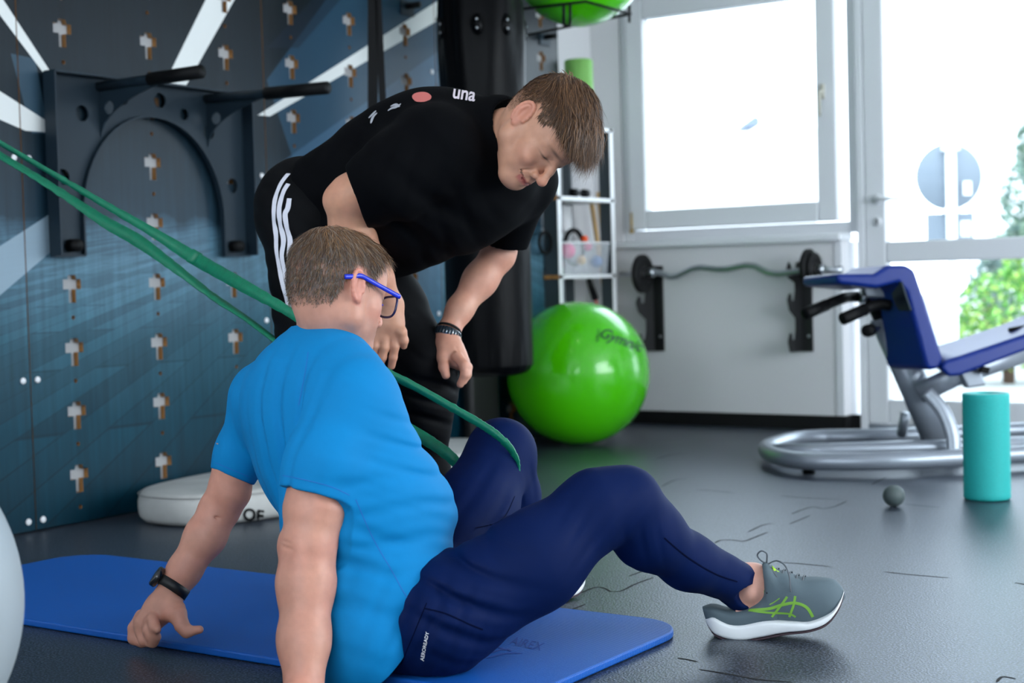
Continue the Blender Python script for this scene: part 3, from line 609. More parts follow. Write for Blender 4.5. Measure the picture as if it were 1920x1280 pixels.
for px0, lb in ((1235, 'black hooked wall bracket below the left end of the curl bar'), (1513, 'black hooked wall bracket below the right end of the curl bar')):
    x = ON(px0, 580, 1, 6.83)[0]; tt = thing('bar_bracket', (x, 6.83, .38), lb, 'bracket')
    MB().box((x-.03, 6.82, .375), (x+.03, 6.834, .81)).go('wall_plate', rk, tt, bevel=.003)
    prof = [(0, 0), (-.10, 0), (-.115, .05), (-.10, .09), (-.085, .09), (-.08, .06), (-.06, .055), (-.05, .10), (-.05, .16), (-.10, .20), (-.115, .25), (-.10, .28), (-.085, .28), (-.08, .25), (-.06, .24), (-.05, .29), (-.05, .33), (-.105, .355), (-.115, .40), (-.1, .43), (-.085, .41), (-.075, .385), (-.05, .38), (-.03, .43), (0, .43)]
    fin('hook_plate', plate_mesh([prof], .006, (x-.025, 6.822, .377), (.35 if px0 < 1400 else .2, .95, 0), (0, 0, 1)), rk, tt, smooth=False)
    for z in (.45, .765): MB().lathe((x+.01, 6.82, z), (0, -1, 0), [(0, .008), (.003, .006)], 12).go('bolt', M['chrome'], tt)

# ------------------------------------------------------------------ exercise mat
MX0, MX1, MY0, MY1, MT = -3.43, -1.492, 2.19, 2.845, .017
def rrect(x0, x1, y0, y1, r, n=10):
    o = []
    for cx, cy, a in ((x1-r, y0+r, -H), (x1-r, y1-r, 0), (x0+r, y1-r, H), (x0+r, y0+r, 2*H)):
        o += [(cx+r*math.cos(a+H*k/n), cy+r*math.sin(a+H*k/n)) for k in range(n+1)]
    return o
mm = mat('blue_mat_foam', (0, 88, 178), .5, spec=.45); nt = mm.node_tree; b = nt.nodes['Principled BSDF']; geo = [n for n in nt.nodes if n.type == 'NEW_GEOMETRY'][0]
wv = nt.nodes.new('ShaderNodeTexWave'); wv.bands_direction = 'Y'; wv.inputs['Scale'].default_value = 60; wv.inputs['Distortion'].default_value = .6; nt.links.new(geo.outputs['Position'], wv.inputs['Vector'])
n1 = nt.nodes.new('ShaderNodeTexNoise'); n1.inputs['Scale'].default_value = 220; nt.links.new(geo.outputs['Position'], n1.inputs['Vector']); h_ = nm(nt, 'ADD', wv.outputs[1], nm(nt, 'MULTIPLY', n1.outputs[0], .8))
bp = nt.nodes.new('ShaderNodeBump'); bp.inputs['Strength'].default_value = .35; bp.inputs['Distance'].default_value = .0012; nt.links.new(h_, bp.inputs['Height']); nt.links.new(bp.outputs[0], b.inputs['Normal'])
mo = tag(MB().slab([(x, y, MT) for x, y in rrect(MX0, MX1, MY0, MY1, .12)], (0, 0, -MT+.001)).go('exercise_mat', mm, bevel=.004), 'blue foam exercise mat with rounded corners under the sitting man', 'exercise mat')
bm_ = bvh_of(mo); ink = mat('pressed_letter_blue', (6, 62, 150), .8)
fin('mat_lettering', decal_text(bm_, 'AIREX', 985, 1207, 22, math.radians(12), .4, .0008, 0), ink, mo, smooth=False)
mb = MB()
for q in (([(905, 1218), (935, 1214), (948, 1219)]), ([(905, 1229), (945, 1217), (958, 1221)]), ([(912, 1234), (950, 1225), (980, 1225)])): strip(mb, bm_, q, .008, .0008, taper=True)
mb.go('mat_logo', ink, mo, smooth=False)

# ------------------------------------------------------------------ white balance pad lying along the wall
pw = mat('white_pad_vinyl', (190, 190, 186), .55, var=(7, .14), bump=(5, .5, .015)); py0, py1, px0_, px1_, ph = 3.33, 5.12, -3.94, -3.36, .105
ax_, ay_ = np.array([math.cos(math.radians(0)), 0, 0]), 0
pad = thing('balance_pad', ((px0_+px1_)/2, (py0+py1)/2, 0), 'long white inflated pad lying on the floor along the blue wall behind the sitting man', 'pad')
out = []; cx, cy = (px0_+px1_)/2, (py0+py1)/2; hw, hl = (px1_-px0_)/2, (py1-py0)/2
for k in range(96):
    a = 2*math.pi*k/96; c, s_ = math.cos(a), math.sin(a); out.append((cx+hw*np.sign(c)*abs(c)**.75, cy+hl*np.sign(s_)*abs(s_)**.62))
mb = MB(); rings = [(.93, .004), (.985, .02), (1.0, .045), (1.0, ph-.035), (.985, ph-.018), (.95, ph-.003), (.9, ph), (.6, ph+.004)]
def sc_(s): return [(cx+(x-cx)*(1-(1-s)), cy+(y-cy)*(1-(1-s)*hw/hl)) for x, y in out]
for s_, z in rings: mb.v += [np.array([x, y, z]) for x, y in sc_(s_)]
for i in range(len(rings)-1):
    for k in range(96): mb.f.append((i*96+k, i*96+(k+1) % 96, (i+1)*96+(k+1) % 96, (i+1)*96+k))
mb.f.append(tuple(range(95, -1, -1))); mb.f.append(tuple((len(rings)-1)*96+k for k in range(96)))
po = mb.go('pad_body', pw, pad)
MB().tube([(x, y, ph-.012) for x, y in sc_(.992)], .0022, 6, closed=True).go('piping', mat('grey_piping', (150, 150, 148), .6), pad)
bp_ = bvh_of(po); fin('pad_lettering', decal_text(bp_, 'OF', 474, 966, 30, math.radians(7), 0, .003, .03, sub=2), M['dark'], po, smooth=False)

# ------------------------------------------------------------------ teal foam roller and massage ball
c = G(1838, 941); tl = mat('teal_foam', (26, 168, 164), .65, bump=(160, .25, .002), var=(180, .06)); t = thing('foam_roller', (c[0], c[1], 0), 'turquoise foam roller standing upright on the floor by the bench', 'foam roller')
pr = [(0.001, .066), (.004, .072)]+[(.008+.332*k/24, .0745-(.0006 if k % 2 else 0)) for k in range(25)]+[(.346, .072), (.3465, .07), (.3465, .026), (.2, .026)]
MB().lathe((c[0], c[1]+.074, 0), (0, 0, 1), pr, 64).go('foam_body', tl, t)
c = G(1672, 951); tag(MB().sphere((c[0], c[1]+.02, .0345), .0345, 24).go('massage_ball', mat('grey_rubber', (72, 84, 84), .55, bump=(60, .3, .001))), 'small dark grey massage ball on the floor left of the turquoise roller', 'ball')

# ------------------------------------------------------------------ weight bench
t = thing('weight_bench', G(1750, 860), 'silver and blue preacher curl bench on an oval tube base by the door', 'bench')
bl = mat('blue_upholstery', (0, 40, 125), .36, bump=(300, .15, .001), spec=.5); zt = .055
fr_ = [(1437, 848), (1448, 858), (1490, 868), (1560, 871), (1700, 869), (1920, 857), (2080, 846)]; bk = [(2080, 812), (1920, 810), (1760, 818), (1620, 822), (1540, 823), (1485, 828), (1448, 838)]
ringp = [G(x, y-6, zt) for x, y in fr_]+[G(x, y-4, zt+.0) for x, y in bk]; MB().tube(spline(ringp, 8, True), .033, 18, closed=True).go('base_ring', M['silver'], t)
MB().tube([G(1447, 846, zt), G(1560, 844, zt), G(1760, 838, zt), G(2075, 825, zt)], .03, 16).go('base_beam', M['silver'], t)
for x, y in ((1516, 880), (1660, 832), (1985, 862)):
    q = G(x, y-8, .03); MB().cyl((q[0], q[1], 0), (q[0], q[1], .045), .024, 16).go('rubber_foot', M['dark'], t)
B0 = 5.95
def Q(px, py, d=B0): return P(px, py, d)
MB().tube([Q(1768, 838, 6.1), Q(1655, 592, 6.05)], [.068, .056], 24, flat=(CF, .7)).go('post', M['silver'], t)
MB().tube([Q(1660, 600, 6.05), Q(1648, 562, 6.05)], .032, 20).go('inner_tube', M['chrome'], t)
MB().lathe(Q(1655, 590, 6.05), nrm(Q(1648, 562, 6.05)-Q(1660, 600, 6.05)), [(-.02, .04), (.02, .046), (.05, .044), (.055, .03)], 24).go('tube_collar', M['black'], t)
kn = MB().tube([Q(1648, 615, 5.98), Q(1632, 618, 5.92)], .010, 10).go('pin', M['chrome'], t)
MB().lathe(Q(1634, 618, 5.93), nrm(Q(1618, 622, 5.85)-Q(1634, 618, 5.93)), [(0, .016), (.01, .025), (.05, .025), (.056, .02)], 18).go('knob', M['black'], t)
for pts in ([Q(1668, 562, 6.12), Q(1640, 558, 6.12), Q(1596, 556, 6.08), Q(1570, 563, 6.0), Q(1510, 588, 5.9)], [Q(1668, 572, 5.9), Q(1640, 572, 5.88), Q(1580, 598, 5.8)]):
    hb = MB().tube(spline(pts, 5), .0215, 16).go('handlebar', M['black'], t)
    MB().lathe(pts[-1], nrm(pts[-1]-pts[-2]), [(-.12, .024), (0, .024), (.004, .018)], 18).go('grip', M['black'], hb)
MB().lathe(Q(1617, 557, 6.07), nrm(Q(1596, 556, 6.08)-Q(1640, 558, 6.12)), [(-.008, .025), (.008, .025)], 18).go('clamp_ring', M['chrome'], t)
wv_ = V3(-.065, .012, -.28)                                     # pad width direction
def padpoly(px, d, wvec, name, m=bl, be=.014):
    pts = [Q(x, y, d) for x, y in px]; return MB().slab(pts, wvec).go(name, m, t, bevel=be)
padpoly([(1640, 513), (1665, 497), (1700, 496), (1716, 506), (1737, 567), (1769, 672), (1764, 690), (1748, 693), (1737, 690), (1700, 548), (1684, 530), (1645, 540), (1572, 532), (1569, 513)][::-1], 5.8, V3(-.085, .0, -.27), 'back_pad')
padpoly([(1764, 690), (1778, 707), (1800, 705), (1975, 638), (1970, 606), (1920, 628), (1800, 668), (1772, 676)], 5.78, V3(.0, .045, -.27), 'seat_pad')
MB().slab([Q(1655, 528, 6.0), Q(1693, 528, 5.78), Q(1711, 583, 5.78), Q(1668, 583, 6.0)], V3(-.01, 0, .004)).go('back_bracket', M['steel_dark'], t, bevel=.004)
MB().slab([Q(1615, 530, 5.95), Q(1655, 530, 5.95), Q(1660, 558, 5.95), Q(1625, 556, 5.95)], CF*.05).go('top_bracket', M['silver'], t, bevel=.006)
MB().tube([Q(1722, 738, 6.0), Q(1790, 705, 5.98), Q(1935, 655, 5.96)], .042, 18, flat=(CF, .6)).go('seat_beam', M['silver'], t)
MB().slab([Q(1800, 698, 5.93), Q(1838, 690, 5.93), Q(1850, 722, 5.93), Q(1815, 728, 5.93)], CF*.06).go('seat_bracket', M['silver'], t, bevel=.008)
MB().obox(Q(1845, 693, 5.9), V3(.016, -.004, 0), V3(.004, .012, 0), CF*.02).go('seat_lock', M['black'], t, bevel=.003)
MB().tube(spline([Q(1738, 735, 5.92), Q(1768, 770, 5.9), Q(1786, 815, 5.88), Q(1789, 850, 5.87)], 6), .028, 16, flat=(CF, .5)).go('curved_brace', M['silver'], t)
MB().tube([Q(1690, 815, 6.3), Q(1698, 775, 6.25)], .02, 12).go('rear_strut', M['silver'], t)
MB().tube([Q(1893, 623, 5.9), Q(1928, 616, 5.9)], .018, 12).go('seat_lever', M['black'], t)

# ------------------------------------------------------------------ outside, washed out by daylight
og = struct(MB().box((-30, 7.13, -.25), (20, 60, -.2)).go('ground_outside', mat('paving', (150, 150, 150), .9, var=(1.2, .1)), smooth=False)); og.name = 'trim_9'
struct(MB().box((-8, 7.12, -.2), (6, 7.9, -.03)).go('trim_10', mat('stone_step', (205, 205, 205), .9), smooth=False))
def out(px, py, d): return P(px, py, d)
sg = thing('street_sign', [*out(1785, 700, 11)[:2], -.2], 'back of a round road sign on a pale post seen through the glass door', 'road sign'); gr_ = mat('sign_back_grey', (104, 114, 124), .6)
pc = out(1783, 330, 11); n_ = nrm([CF[0], CF[1], 0]); MB().lathe(pc+n_*.05, n_, [(0, .24), (.004, .243), (.008, .24)], 48).go('sign_disc', gr_, sg)
rt = np.cross(n_, [0, 0, 1]); 
MB().obox(out(1785, 425, 11)+n_*.05, rt*.17, np.array([0, 0, .10]), n_*.004).go('sign_plate', gr_, sg, smooth=False)
MB().cyl([pc[0], pc[1], -.2], [pc[0], pc[1], pc[2]+.27], .036, 18).go('sign_post', mat('galvanised_post', (240, 242, 245), .5), sg)
for y_ in (278, 395): MB().obox([pc[0], pc[1], out(1783, y_, 11)[2]], rt*.055, np.array([0, 0, .018]), n_*.05).go('post_clamp', M['white'], sg, bevel=.005)
for x_, y_, w_, h_ in ((1817, 352, .03, .05), (1814, 428, .035, .055)): MB().obox(out(x_, y_, 11)+n_*.043, rt*w_, np.array([0, 0, h_]), n_*.003).go('sticker', M['white'], sg, smooth=False)
# hedge bush and conifer made of leaf clusters
def foliage(name, cents, n, ls, cols, lb, cat, trunk=None, seed=1):
    rs = np.random.RandomState(seed); t = thing(name, [cents[0][0][0], cents[0][0][1], -.2], lb, cat); vv, ff, mi = [], [], []
    for c, r in cents:
        c = np.array(c)
        for _ in range(int(n*max(r)**2)):
            d = nrm(rs.randn(3)); p = c+d*np.array(r)*(1-.35*rs.rand()**2); a = nrm(rs.randn(3)); b_ = nrm(np.cross(a, rs.randn(3))); s_ = ls*(.6+.8*rs.rand()); k = len(vv)
            vv += [p-a*s_, p+b_*s_*.45+nrm(d)*s_*.1, p+a*s_, p-b_*s_*.45]; ff.append((k, k+1, k+2, k+3)); mi.append(rs.randint(len(cols)))
    o = me_obj('foliage', vv, ff, None, t, False)
    for i, cc in enumerate(cols): o.data.materials.append(mat(name+'_leaf', cc, .6))
    o.data.polygons.foreach_set('material_index', mi)
    a, b_ = trunk; MB().cyl(a, b_, .05, 10).go('stem', mat('bark', (90, 70, 55), .9), t)
q = out(1890, 600, 12.5); foliage('garden_bush', [(q, (.42, .5, .42)), (q+rt*.5+[0, 0, .1], (.4, .4, .5)), (q-rt*.22+[0, 0, -.15], (.25, .3, .3)), (q+rt*.3+[0, 0, .4], (.35, .3, .2))], 5200, .035, [(84, 146, 52), (124, 176, 74), (64, 116, 46), (158, 186, 92)], 'bright green leafy bush outside at the right edge behind the bench seat', 'bush', ([q[0], q[1], -.2], q), 3)
q = out(1935, 400, 17); foliage('conifer_tree', [(q+[0, 0, .1], (.34, .34, .55)), (q+[0, 0, -.45], (.55, .5, .35)), (q+[0, 0, .7], (.16, .16, .4)), (q+[0, 0, -.85], (.62, .6, .4))], 2600, .05, [(92, 118, 104), (112, 136, 110), (84, 108, 100)], 'grey-green conifer outside at the right edge beside the road sign', 'tree', ([q[0], q[1], -.2], q), 4)
q = out(1850, 540, 16); foliage('garden_bush', [(q+rt*.1, (.3, .3, .35))], 3000, .05, [(90, 110, 100), (74, 96, 90)], 'dull grey-green shrub outside behind the bright bush', 'bush', ([q[0], q[1], -.2], q), 5)
# neighbouring house far outside: bright wall, faint grey roof edge
hs = thing('neighbour_house', [*out(1930, 300, 28)[:2], -.2], 'pale house outside whose grey roof edge shows at the top right', 'house'); 
a, b_, c, d_ = out(1862, 62, 27), out(2300, 20, 27), out(2300, -120, 30), out(1890, -40, 30)
MB().slab([a, b_, c, d_], (0, 0, -.1)).go('roof', mat('roof_tile_pale', (225, 228, 232), .8), hs, smooth=False)
hw0 = out(1900, 60, 28); hw1 = out(2300, 30, 28); MB().slab([[hw0[0], hw0[1], -.2], [hw1[0], hw1[1], -.2], [hw1[0], hw1[1], hw1[2]], [hw0[0], hw0[1], hw0[2]]], n_*3).go('house_wall', mat('render_white', (245, 245, 245), .9), hs, smooth=False)
h2 = thing('far_house', [*out(1405, 400, 45)[:2], -.2], 'distant pale house seen through the window, only its dormer grey', 'house')
wq = [out(1235, 262, 45), out(1530, 240, 45)]
MB().slab([[wq[0][0], wq[0][1], -.2], [wq[1][0], wq[1][1], -.2], wq[1], wq[0]], n_*5).go('house_wall', mat('render_white_far', (250, 250, 250), .9), h2, smooth=False)
dq = [out(1394, 236, 44.5), out(1425, 235, 44.5), out(1425, 222, 44.5), out(1416, 216, 44.5), out(1408, 222, 44.5)]; MB().slab(dq, n_*2).go('dormer', mat('slate', (110, 120, 136), .8), h2, smooth=False)
fn_ = thing('garden_wall', [*out(1760, 700, 14)[:2], -.2], 'low pale garden wall outside behind the sign post', 'wall')
q0, q1 = out(1690, 620, 13.5), out(1815, 625, 13.5); MB().slab([[q0[0], q0[1], -.2], [q1[0], q1[1], -.2], q1, q0], n_*.25).go('wall_block', mat('pale_block', (205, 208, 215), .9), fn_, smooth=False)

# ------------------------------------------------------------------ people: heads, hair, hands
def skin_mat(name, rgb):
    m = mat(name, rgb, .5, bump=(420, .22, .0006), sss=.12, attr='tint', var=(45, .07)); return m
def gauss(p, c, r): return np.exp(-(((p-np.array(c))/np.array(r))**2).sum(1))
def head_sdf(h, neck, jawopen=0, beard=0, wide=1.0, nose=1.0, smile=1.0):
    s = SF((-.105, -.135, -.20), (.105, .14, .14), h); E = s.ell; C = s.cone
    E((0, -.014, .032), (.076*wide, .099, .086), k=.01); E((0, .028, .028), (.064*wide, .062, .070), k=.03)
    E((0, .030, -.032), (.060*wide, .058, .070), k=.03); E((0, -.03, -.02), (.066*wide, .065, .06), k=.03)
    for q in (-1, 1):
        C((q*.056*wide, .005, -.058), (q*.022, .068, -.099), .019, .018, .022); C((q*.060*wide, -.002, -.03), (q*.056*wide, .005, -.06), .017, .019, .02)
        E((q*.044*wide, .052, -.028), (.023, .022, .022), k=.016); E((q*.036, .058, -.058), (.02, .02, .022), k=.02)
        C((q*.012, .085, .0195), (q*.046, .064, .019), .0085, .0085, .012)
    C((0, .03, -.08), (0, .062, -.095), .04, .03, .03); E((0, .076, -.103), (.024, .019, .017), k=.014)
    E((0, .058, -.062), (.036, .038, .030), k=.02)
    for q in (-1, 1): E((q*.033, .099, .001), (.017, .017, .0135), k=.012, op='s')
    for q in (-1, 1):
        E((q*.0325, .0715, .0), (.0150, .0135, .0130), k=.004); C((q*.021, .083, .0065), (q*.045, .073, .0075), .0045, .004, .005); C((q*.019, .0835, -.0035), (q*.045, .0735, -.002), .0012, .001, .0015, 's')
    C((0, .083, .012), (0, .098*nose+.002, -.012), .0078, .0075, .012); C((0, .100, -.012), (0, .110*nose, -.036), .0075, .0105, .008); E((0, .110*nose, -.040), (.0120, .0125, .0105), k=.006)
    for q in (-1, 1):
        E((q*.0135, .097, -.0445), (.0085, .011, .0085), k=.006); E((q*.0062, .1045, -.0535), (.0038, .006, .004), k=.003, op='s'); C((q*.0215, .094, -.040), (q*(.034), .080, -.066), .0025, .002, .005, 's')
    lift = .022*(smile-1)/.12 if smile > 1 else 0; lift = min(lift, .008)
    up = [((-.030*smile, .074, -.0655+lift), .003), ((-.016, .089, -.0705), .0052), ((-.005, .0955, -.0690), .0062), ((0, .0955, -.0705), .0055), ((.005, .0955, -.0690), .0062), ((.016, .089, -.0705), .0052), ((.030*smile, .074, -.0655+lift), .003)]
    lo = [((-.027*smile, .075, -.070+lift), .003), ((-.012, .0905, -.0795), .0062), ((0, .0935, -.0815), .0068), ((.012, .0905, -.0795), .0062), ((.027*smile, .075, -.070+lift), .003)]
    s.chain(up, .005); s.chain(lo, .005)
    s.chain([((-.034*smile, .077, -.0665+lift), .0018), ((-.016, .0945, -.0745), .0016), ((0, .101, -.0755), .0016), ((.016, .0945, -.0745), .0016), ((.034*smile, .077, -.0665+lift), .0018)], .003, 's')
    for q in (-1, 1):      # ears
        A = np.array([nrm([1, .35*q*0+.30, .05]) if q > 0 else nrm([1, -.30, -.05]), [0, 0, 0], [0, 0, 0]]); A[2] = nrm(np.array([0, -.22, 1])-A[0]*np.dot(A[0], [0, -.22, 1])); A[1] = np.cross(A[2], A[0])
        c = np.array([q*.0815*wide, -.012, -.002]); E(c, (.0075, .0175, .0315), A, k=.006)
        E(c+np.array([q*.008, .002, .002]), (.0065, .0105, .019), A, k=.004, op='s')
        pts = []
        for a in np.linspace(-.4, 4.3, 14): v = A[1]*(.0165*math.cos(a)*1.0)+A[2]*(.0300*math.sin(a)*.98); pts.append((c+v+np.array([q*.0035, 0, 0]), .0034))
        s.chain(pts, .0035)
        s.chain([(c+A[1]*-.004+A[2]*.018+[q*.003, 0, 0], .0028), (c+A[1]*-.010+A[2]*.002+[q*.003, 0, 0], .003), (c+A[1]*-.004+A[2]*-.014+[q*.003, 0, 0], .003)], .003)
        E(c+A[2]*-.026+A[1]*.003, (.0055, .008, .009), A, k=.004); C(c+A[1]*.012+A[2]*-.003, c+A[1]*.013+A[2]*.004, .004, .004, .004)
    s.chain(neck, .022)
    return s
def head_tint(v, base, scalp, hairf, red=.10, beard=0):
    n = len(v); t = np.tile(np.array(lin(base)[:3]), (n, 1)); red_c = np.array(lin((214, 104, 92))[:3]); lip = np.array(lin((184, 92, 88))[:3]); dk = np.array(lin((60, 42, 34))[:3])
    def mix(c, w): nonlocal t; w = np.clip(w, 0, 1)[:, None]; t = t*(1-w)+c*w
    ear = np.clip((np.abs(v[:, 0])-.074)/.008, 0, 1)*(np.abs(v[:, 2]) < .04)*(v[:, 1] < .01); mix(red_c, ear*.28)
    mix(red_c, (gauss(v, (.045, .06, -.035), (.022, .03, .022))+gauss(v, (-.045, .06, -.035), (.022, .03, .022)))*red*2.2+gauss(v, (0, .112, -.04), (.014, .02, .014))*red*3)
    mc = -.0755+.30*np.abs(v[:, 0])*(np.abs(v[:, 0]) > .008); mix(dk, (np.abs(v[:, 2]-mc) < .0022)*(v[:, 1] > .070)*(np.abs(v[:, 0]) < .033)*.75)
    mix(lip, ((v[:, 1] > .076) & (np.abs(v[:, 0]) < .029) & (v[:, 2] < -.0665+.0*v[:, 0]) & (v[:, 2] > -.086)).astype(float)*np.clip(1-((v[:, 2]+.0755)/.0105)**2, 0, 1)*.75)
    for q in (-1, 1):
        mix(dk, gauss(v, (q*.033, .083, -.0035), (.0155, .02, .0024))*1.0); mix(dk, gauss(v, (q*.030, .085, .0225), (.020, .03, .0042))*.75)
    if beard: bd = np.clip((v[:, 1]-.005)/.03, 0, 1)*np.clip((-.045-v[:, 2])/.02, 0, 1)*(v[:, 2] > -.125); mix(np.array(lin((150, 116, 104))[:3]), bd*beard)
    mix(np.array(lin(scalp)[:3]), hairf(v)); return t
def place_local(v, O, Rm): return np.asarray(O)+v@Rm       # Rm rows: right, forward, up in world
def strands(name, v, nrmls, mask, N, dirf, lenf, widthf, Rm, O, cols, parent, material, liftf, segs=5, seed=1, clump=.0):
    rs = np.random.RandomState(seed); w = mask*1.0; w = w/w.sum(); I = rs.choice(len(v), N, p=w); p = v[I]+rs.randn(N, 3)*.0008; n = nrmls[I]
    L = lenf(p, rs); p0 = p+n*(liftf(p)*rs.rand(N)[:, None]) if liftf else p; d = dirf(p, n, rs); d /= np.linalg.norm(d, axis=1)[:, None]
    pts = [p0]; cur = p0.copy(); ctr = np.array([0, -.012, .03]); rad = np.array([.078, .102, .089])
    for i in range(segs):
        q = (cur-ctr)/rad; r = np.linalg.norm(q, axis=1)[:, None]; nn = q/rad; nn /= np.linalg.norm(nn, axis=1)[:, None]
        up = np.clip(1-i/segs, 0, 1)*.35; dd = d-nn*np.sum(d*nn, 1)[:, None]*(.8 if i else .3)+nn*up*(.6 if i == 0 else .12)
        dd += rs.randn(N, 3)*.10; dd /= np.linalg.norm(dd, axis=1)[:, None]; cur = cur+dd*(L/segs)[:, None]
        q = (cur-ctr)/rad; r = np.linalg.norm(q, axis=1)[:, None]; cur = np.where(r < 1.0, ctr+(cur-ctr)/r*1.002, cur); pts.append(cur.copy())
    pts = np.array(pts); W = widthf; out = (pts-ctr); out /= np.linalg.norm(out, axis=2)[:, :, None]
    tan = np.gradient(pts, axis=0); sd = np.cross(tan, out+rs.randn(1, N, 3)*.35); sd /= np.linalg.norm(sd, axis=2)[:, :, None]+1e-9
    tp = np.array([1.0, 1.0, .9, .75, .5, .12, .1, .1])[:segs+1][:, None, None]; A, B = pts-sd*W*tp/2, pts+sd*W*tp/2
    K = segs+1; vv = np.stack([A, B], 2).transpose(1, 0, 2, 3).reshape(-1, 3); base = (np.arange(N)*K*2)[:, None]; seg = np.arange(segs)[None, :]*2
    ff = np.stack([base+seg, base+seg+1, base+seg+3, base+seg+2], 2).reshape(-1, 4)
    c = np.array([lin(x)[:3] for x in cols]); ci = c[rs.randint(len(c), size=N)]*(.75+.5*rs.rand(N, 1)); tint = np.repeat(ci, K*2, 0)
    return vv, ff, tint
def vnormals(v, f):
    n = np.zeros_like(v); a = np.cross(v[f[:, 1]]-v[f[:, 0]], v[f[:, 2]]-v[f[:, 0]])
    for k in range(4): np.add.at(n, f[:, k], a)
    return n/(np.linalg.norm(n, axis=1)[:, None]+1e-9)
def finger(s, pts, r0, r1, k=.005):
    n = len(pts); s.chain([(p, r0+(r1-r0)*i/(n-1)) for i, p in enumerate(pts)], k)
def band_ring(c, axis, ra, rb, up, hw, th, n=40):
    """flat strap around a wrist: centre, limb axis, radii, half width, thickness"""
    axis = nrm(axis); up = nrm(np.asarray(up)-axis*(np.asarray(up)@axis)); sd = np.cross(axis, up); mb = MB()
    for k in range(n):
        a = 2*math.pi*k/n; ca, sa = math.cos(a), math.sin(a)
        for (e, t) in ((-hw, 0), (hw, 0), (hw, th), (-hw, th)): mb.v.append(np.asarray(c)+sd*ca*(ra+t)+up*sa*(rb+t)+axis*e)
    for k in range(n):
        j = (k+1) % n
        for q in range(4): mb.f.append((k*4+q, k*4+(q+1) % 4, j*4+(q+1) % 4, j*4+q))
    return mb
HAIRM = mat('hair', (80, 60, 45), .42, attr='tint', spec=.35)

# shoe: profiles (s along the foot, height) in metres, heel at s=0
SH_TOP = [(-.002, .034), (.0157, .0392), (.03, .027), (.045, .0157), (.0703, .0081), (.1184, .0049), (.1714, -.0099), (.2056, -.0187), (.2516, -.0122), (.275, .004), (.287, .016)]
SH_BOT = [(-.002, .021), (.0059, .0008), (.02, -.011), (.0359, -.0195), (.061, -.0282), (.1045, -.0314), (.1488, -.0325), (.2006, -.0379), (.237, -.0336), (.2686, -.0122), (.284, .007), (.287, .012)]
SH_UP = [(.002, .058), (.0223, .0557), (.05, .040), (.0841, .0353), (.0948, .037), (.1149, .0444), (.1305, .058), (.138, .085), (.1428, .1115), (.1548, .1115), (.1633, .0957), (.1872, .0827), (.2091, .0657), (.2419, .0562), (.2754, .0420), (.287, .0196)]
SH_W = [(-.002, .014), (.006, .026), (.02, .033), (.05, .036), (.09, .038), (.14, .044), (.19, .050), (.235, .046), (.262, .036), (.278, .021), (.287, .006)]
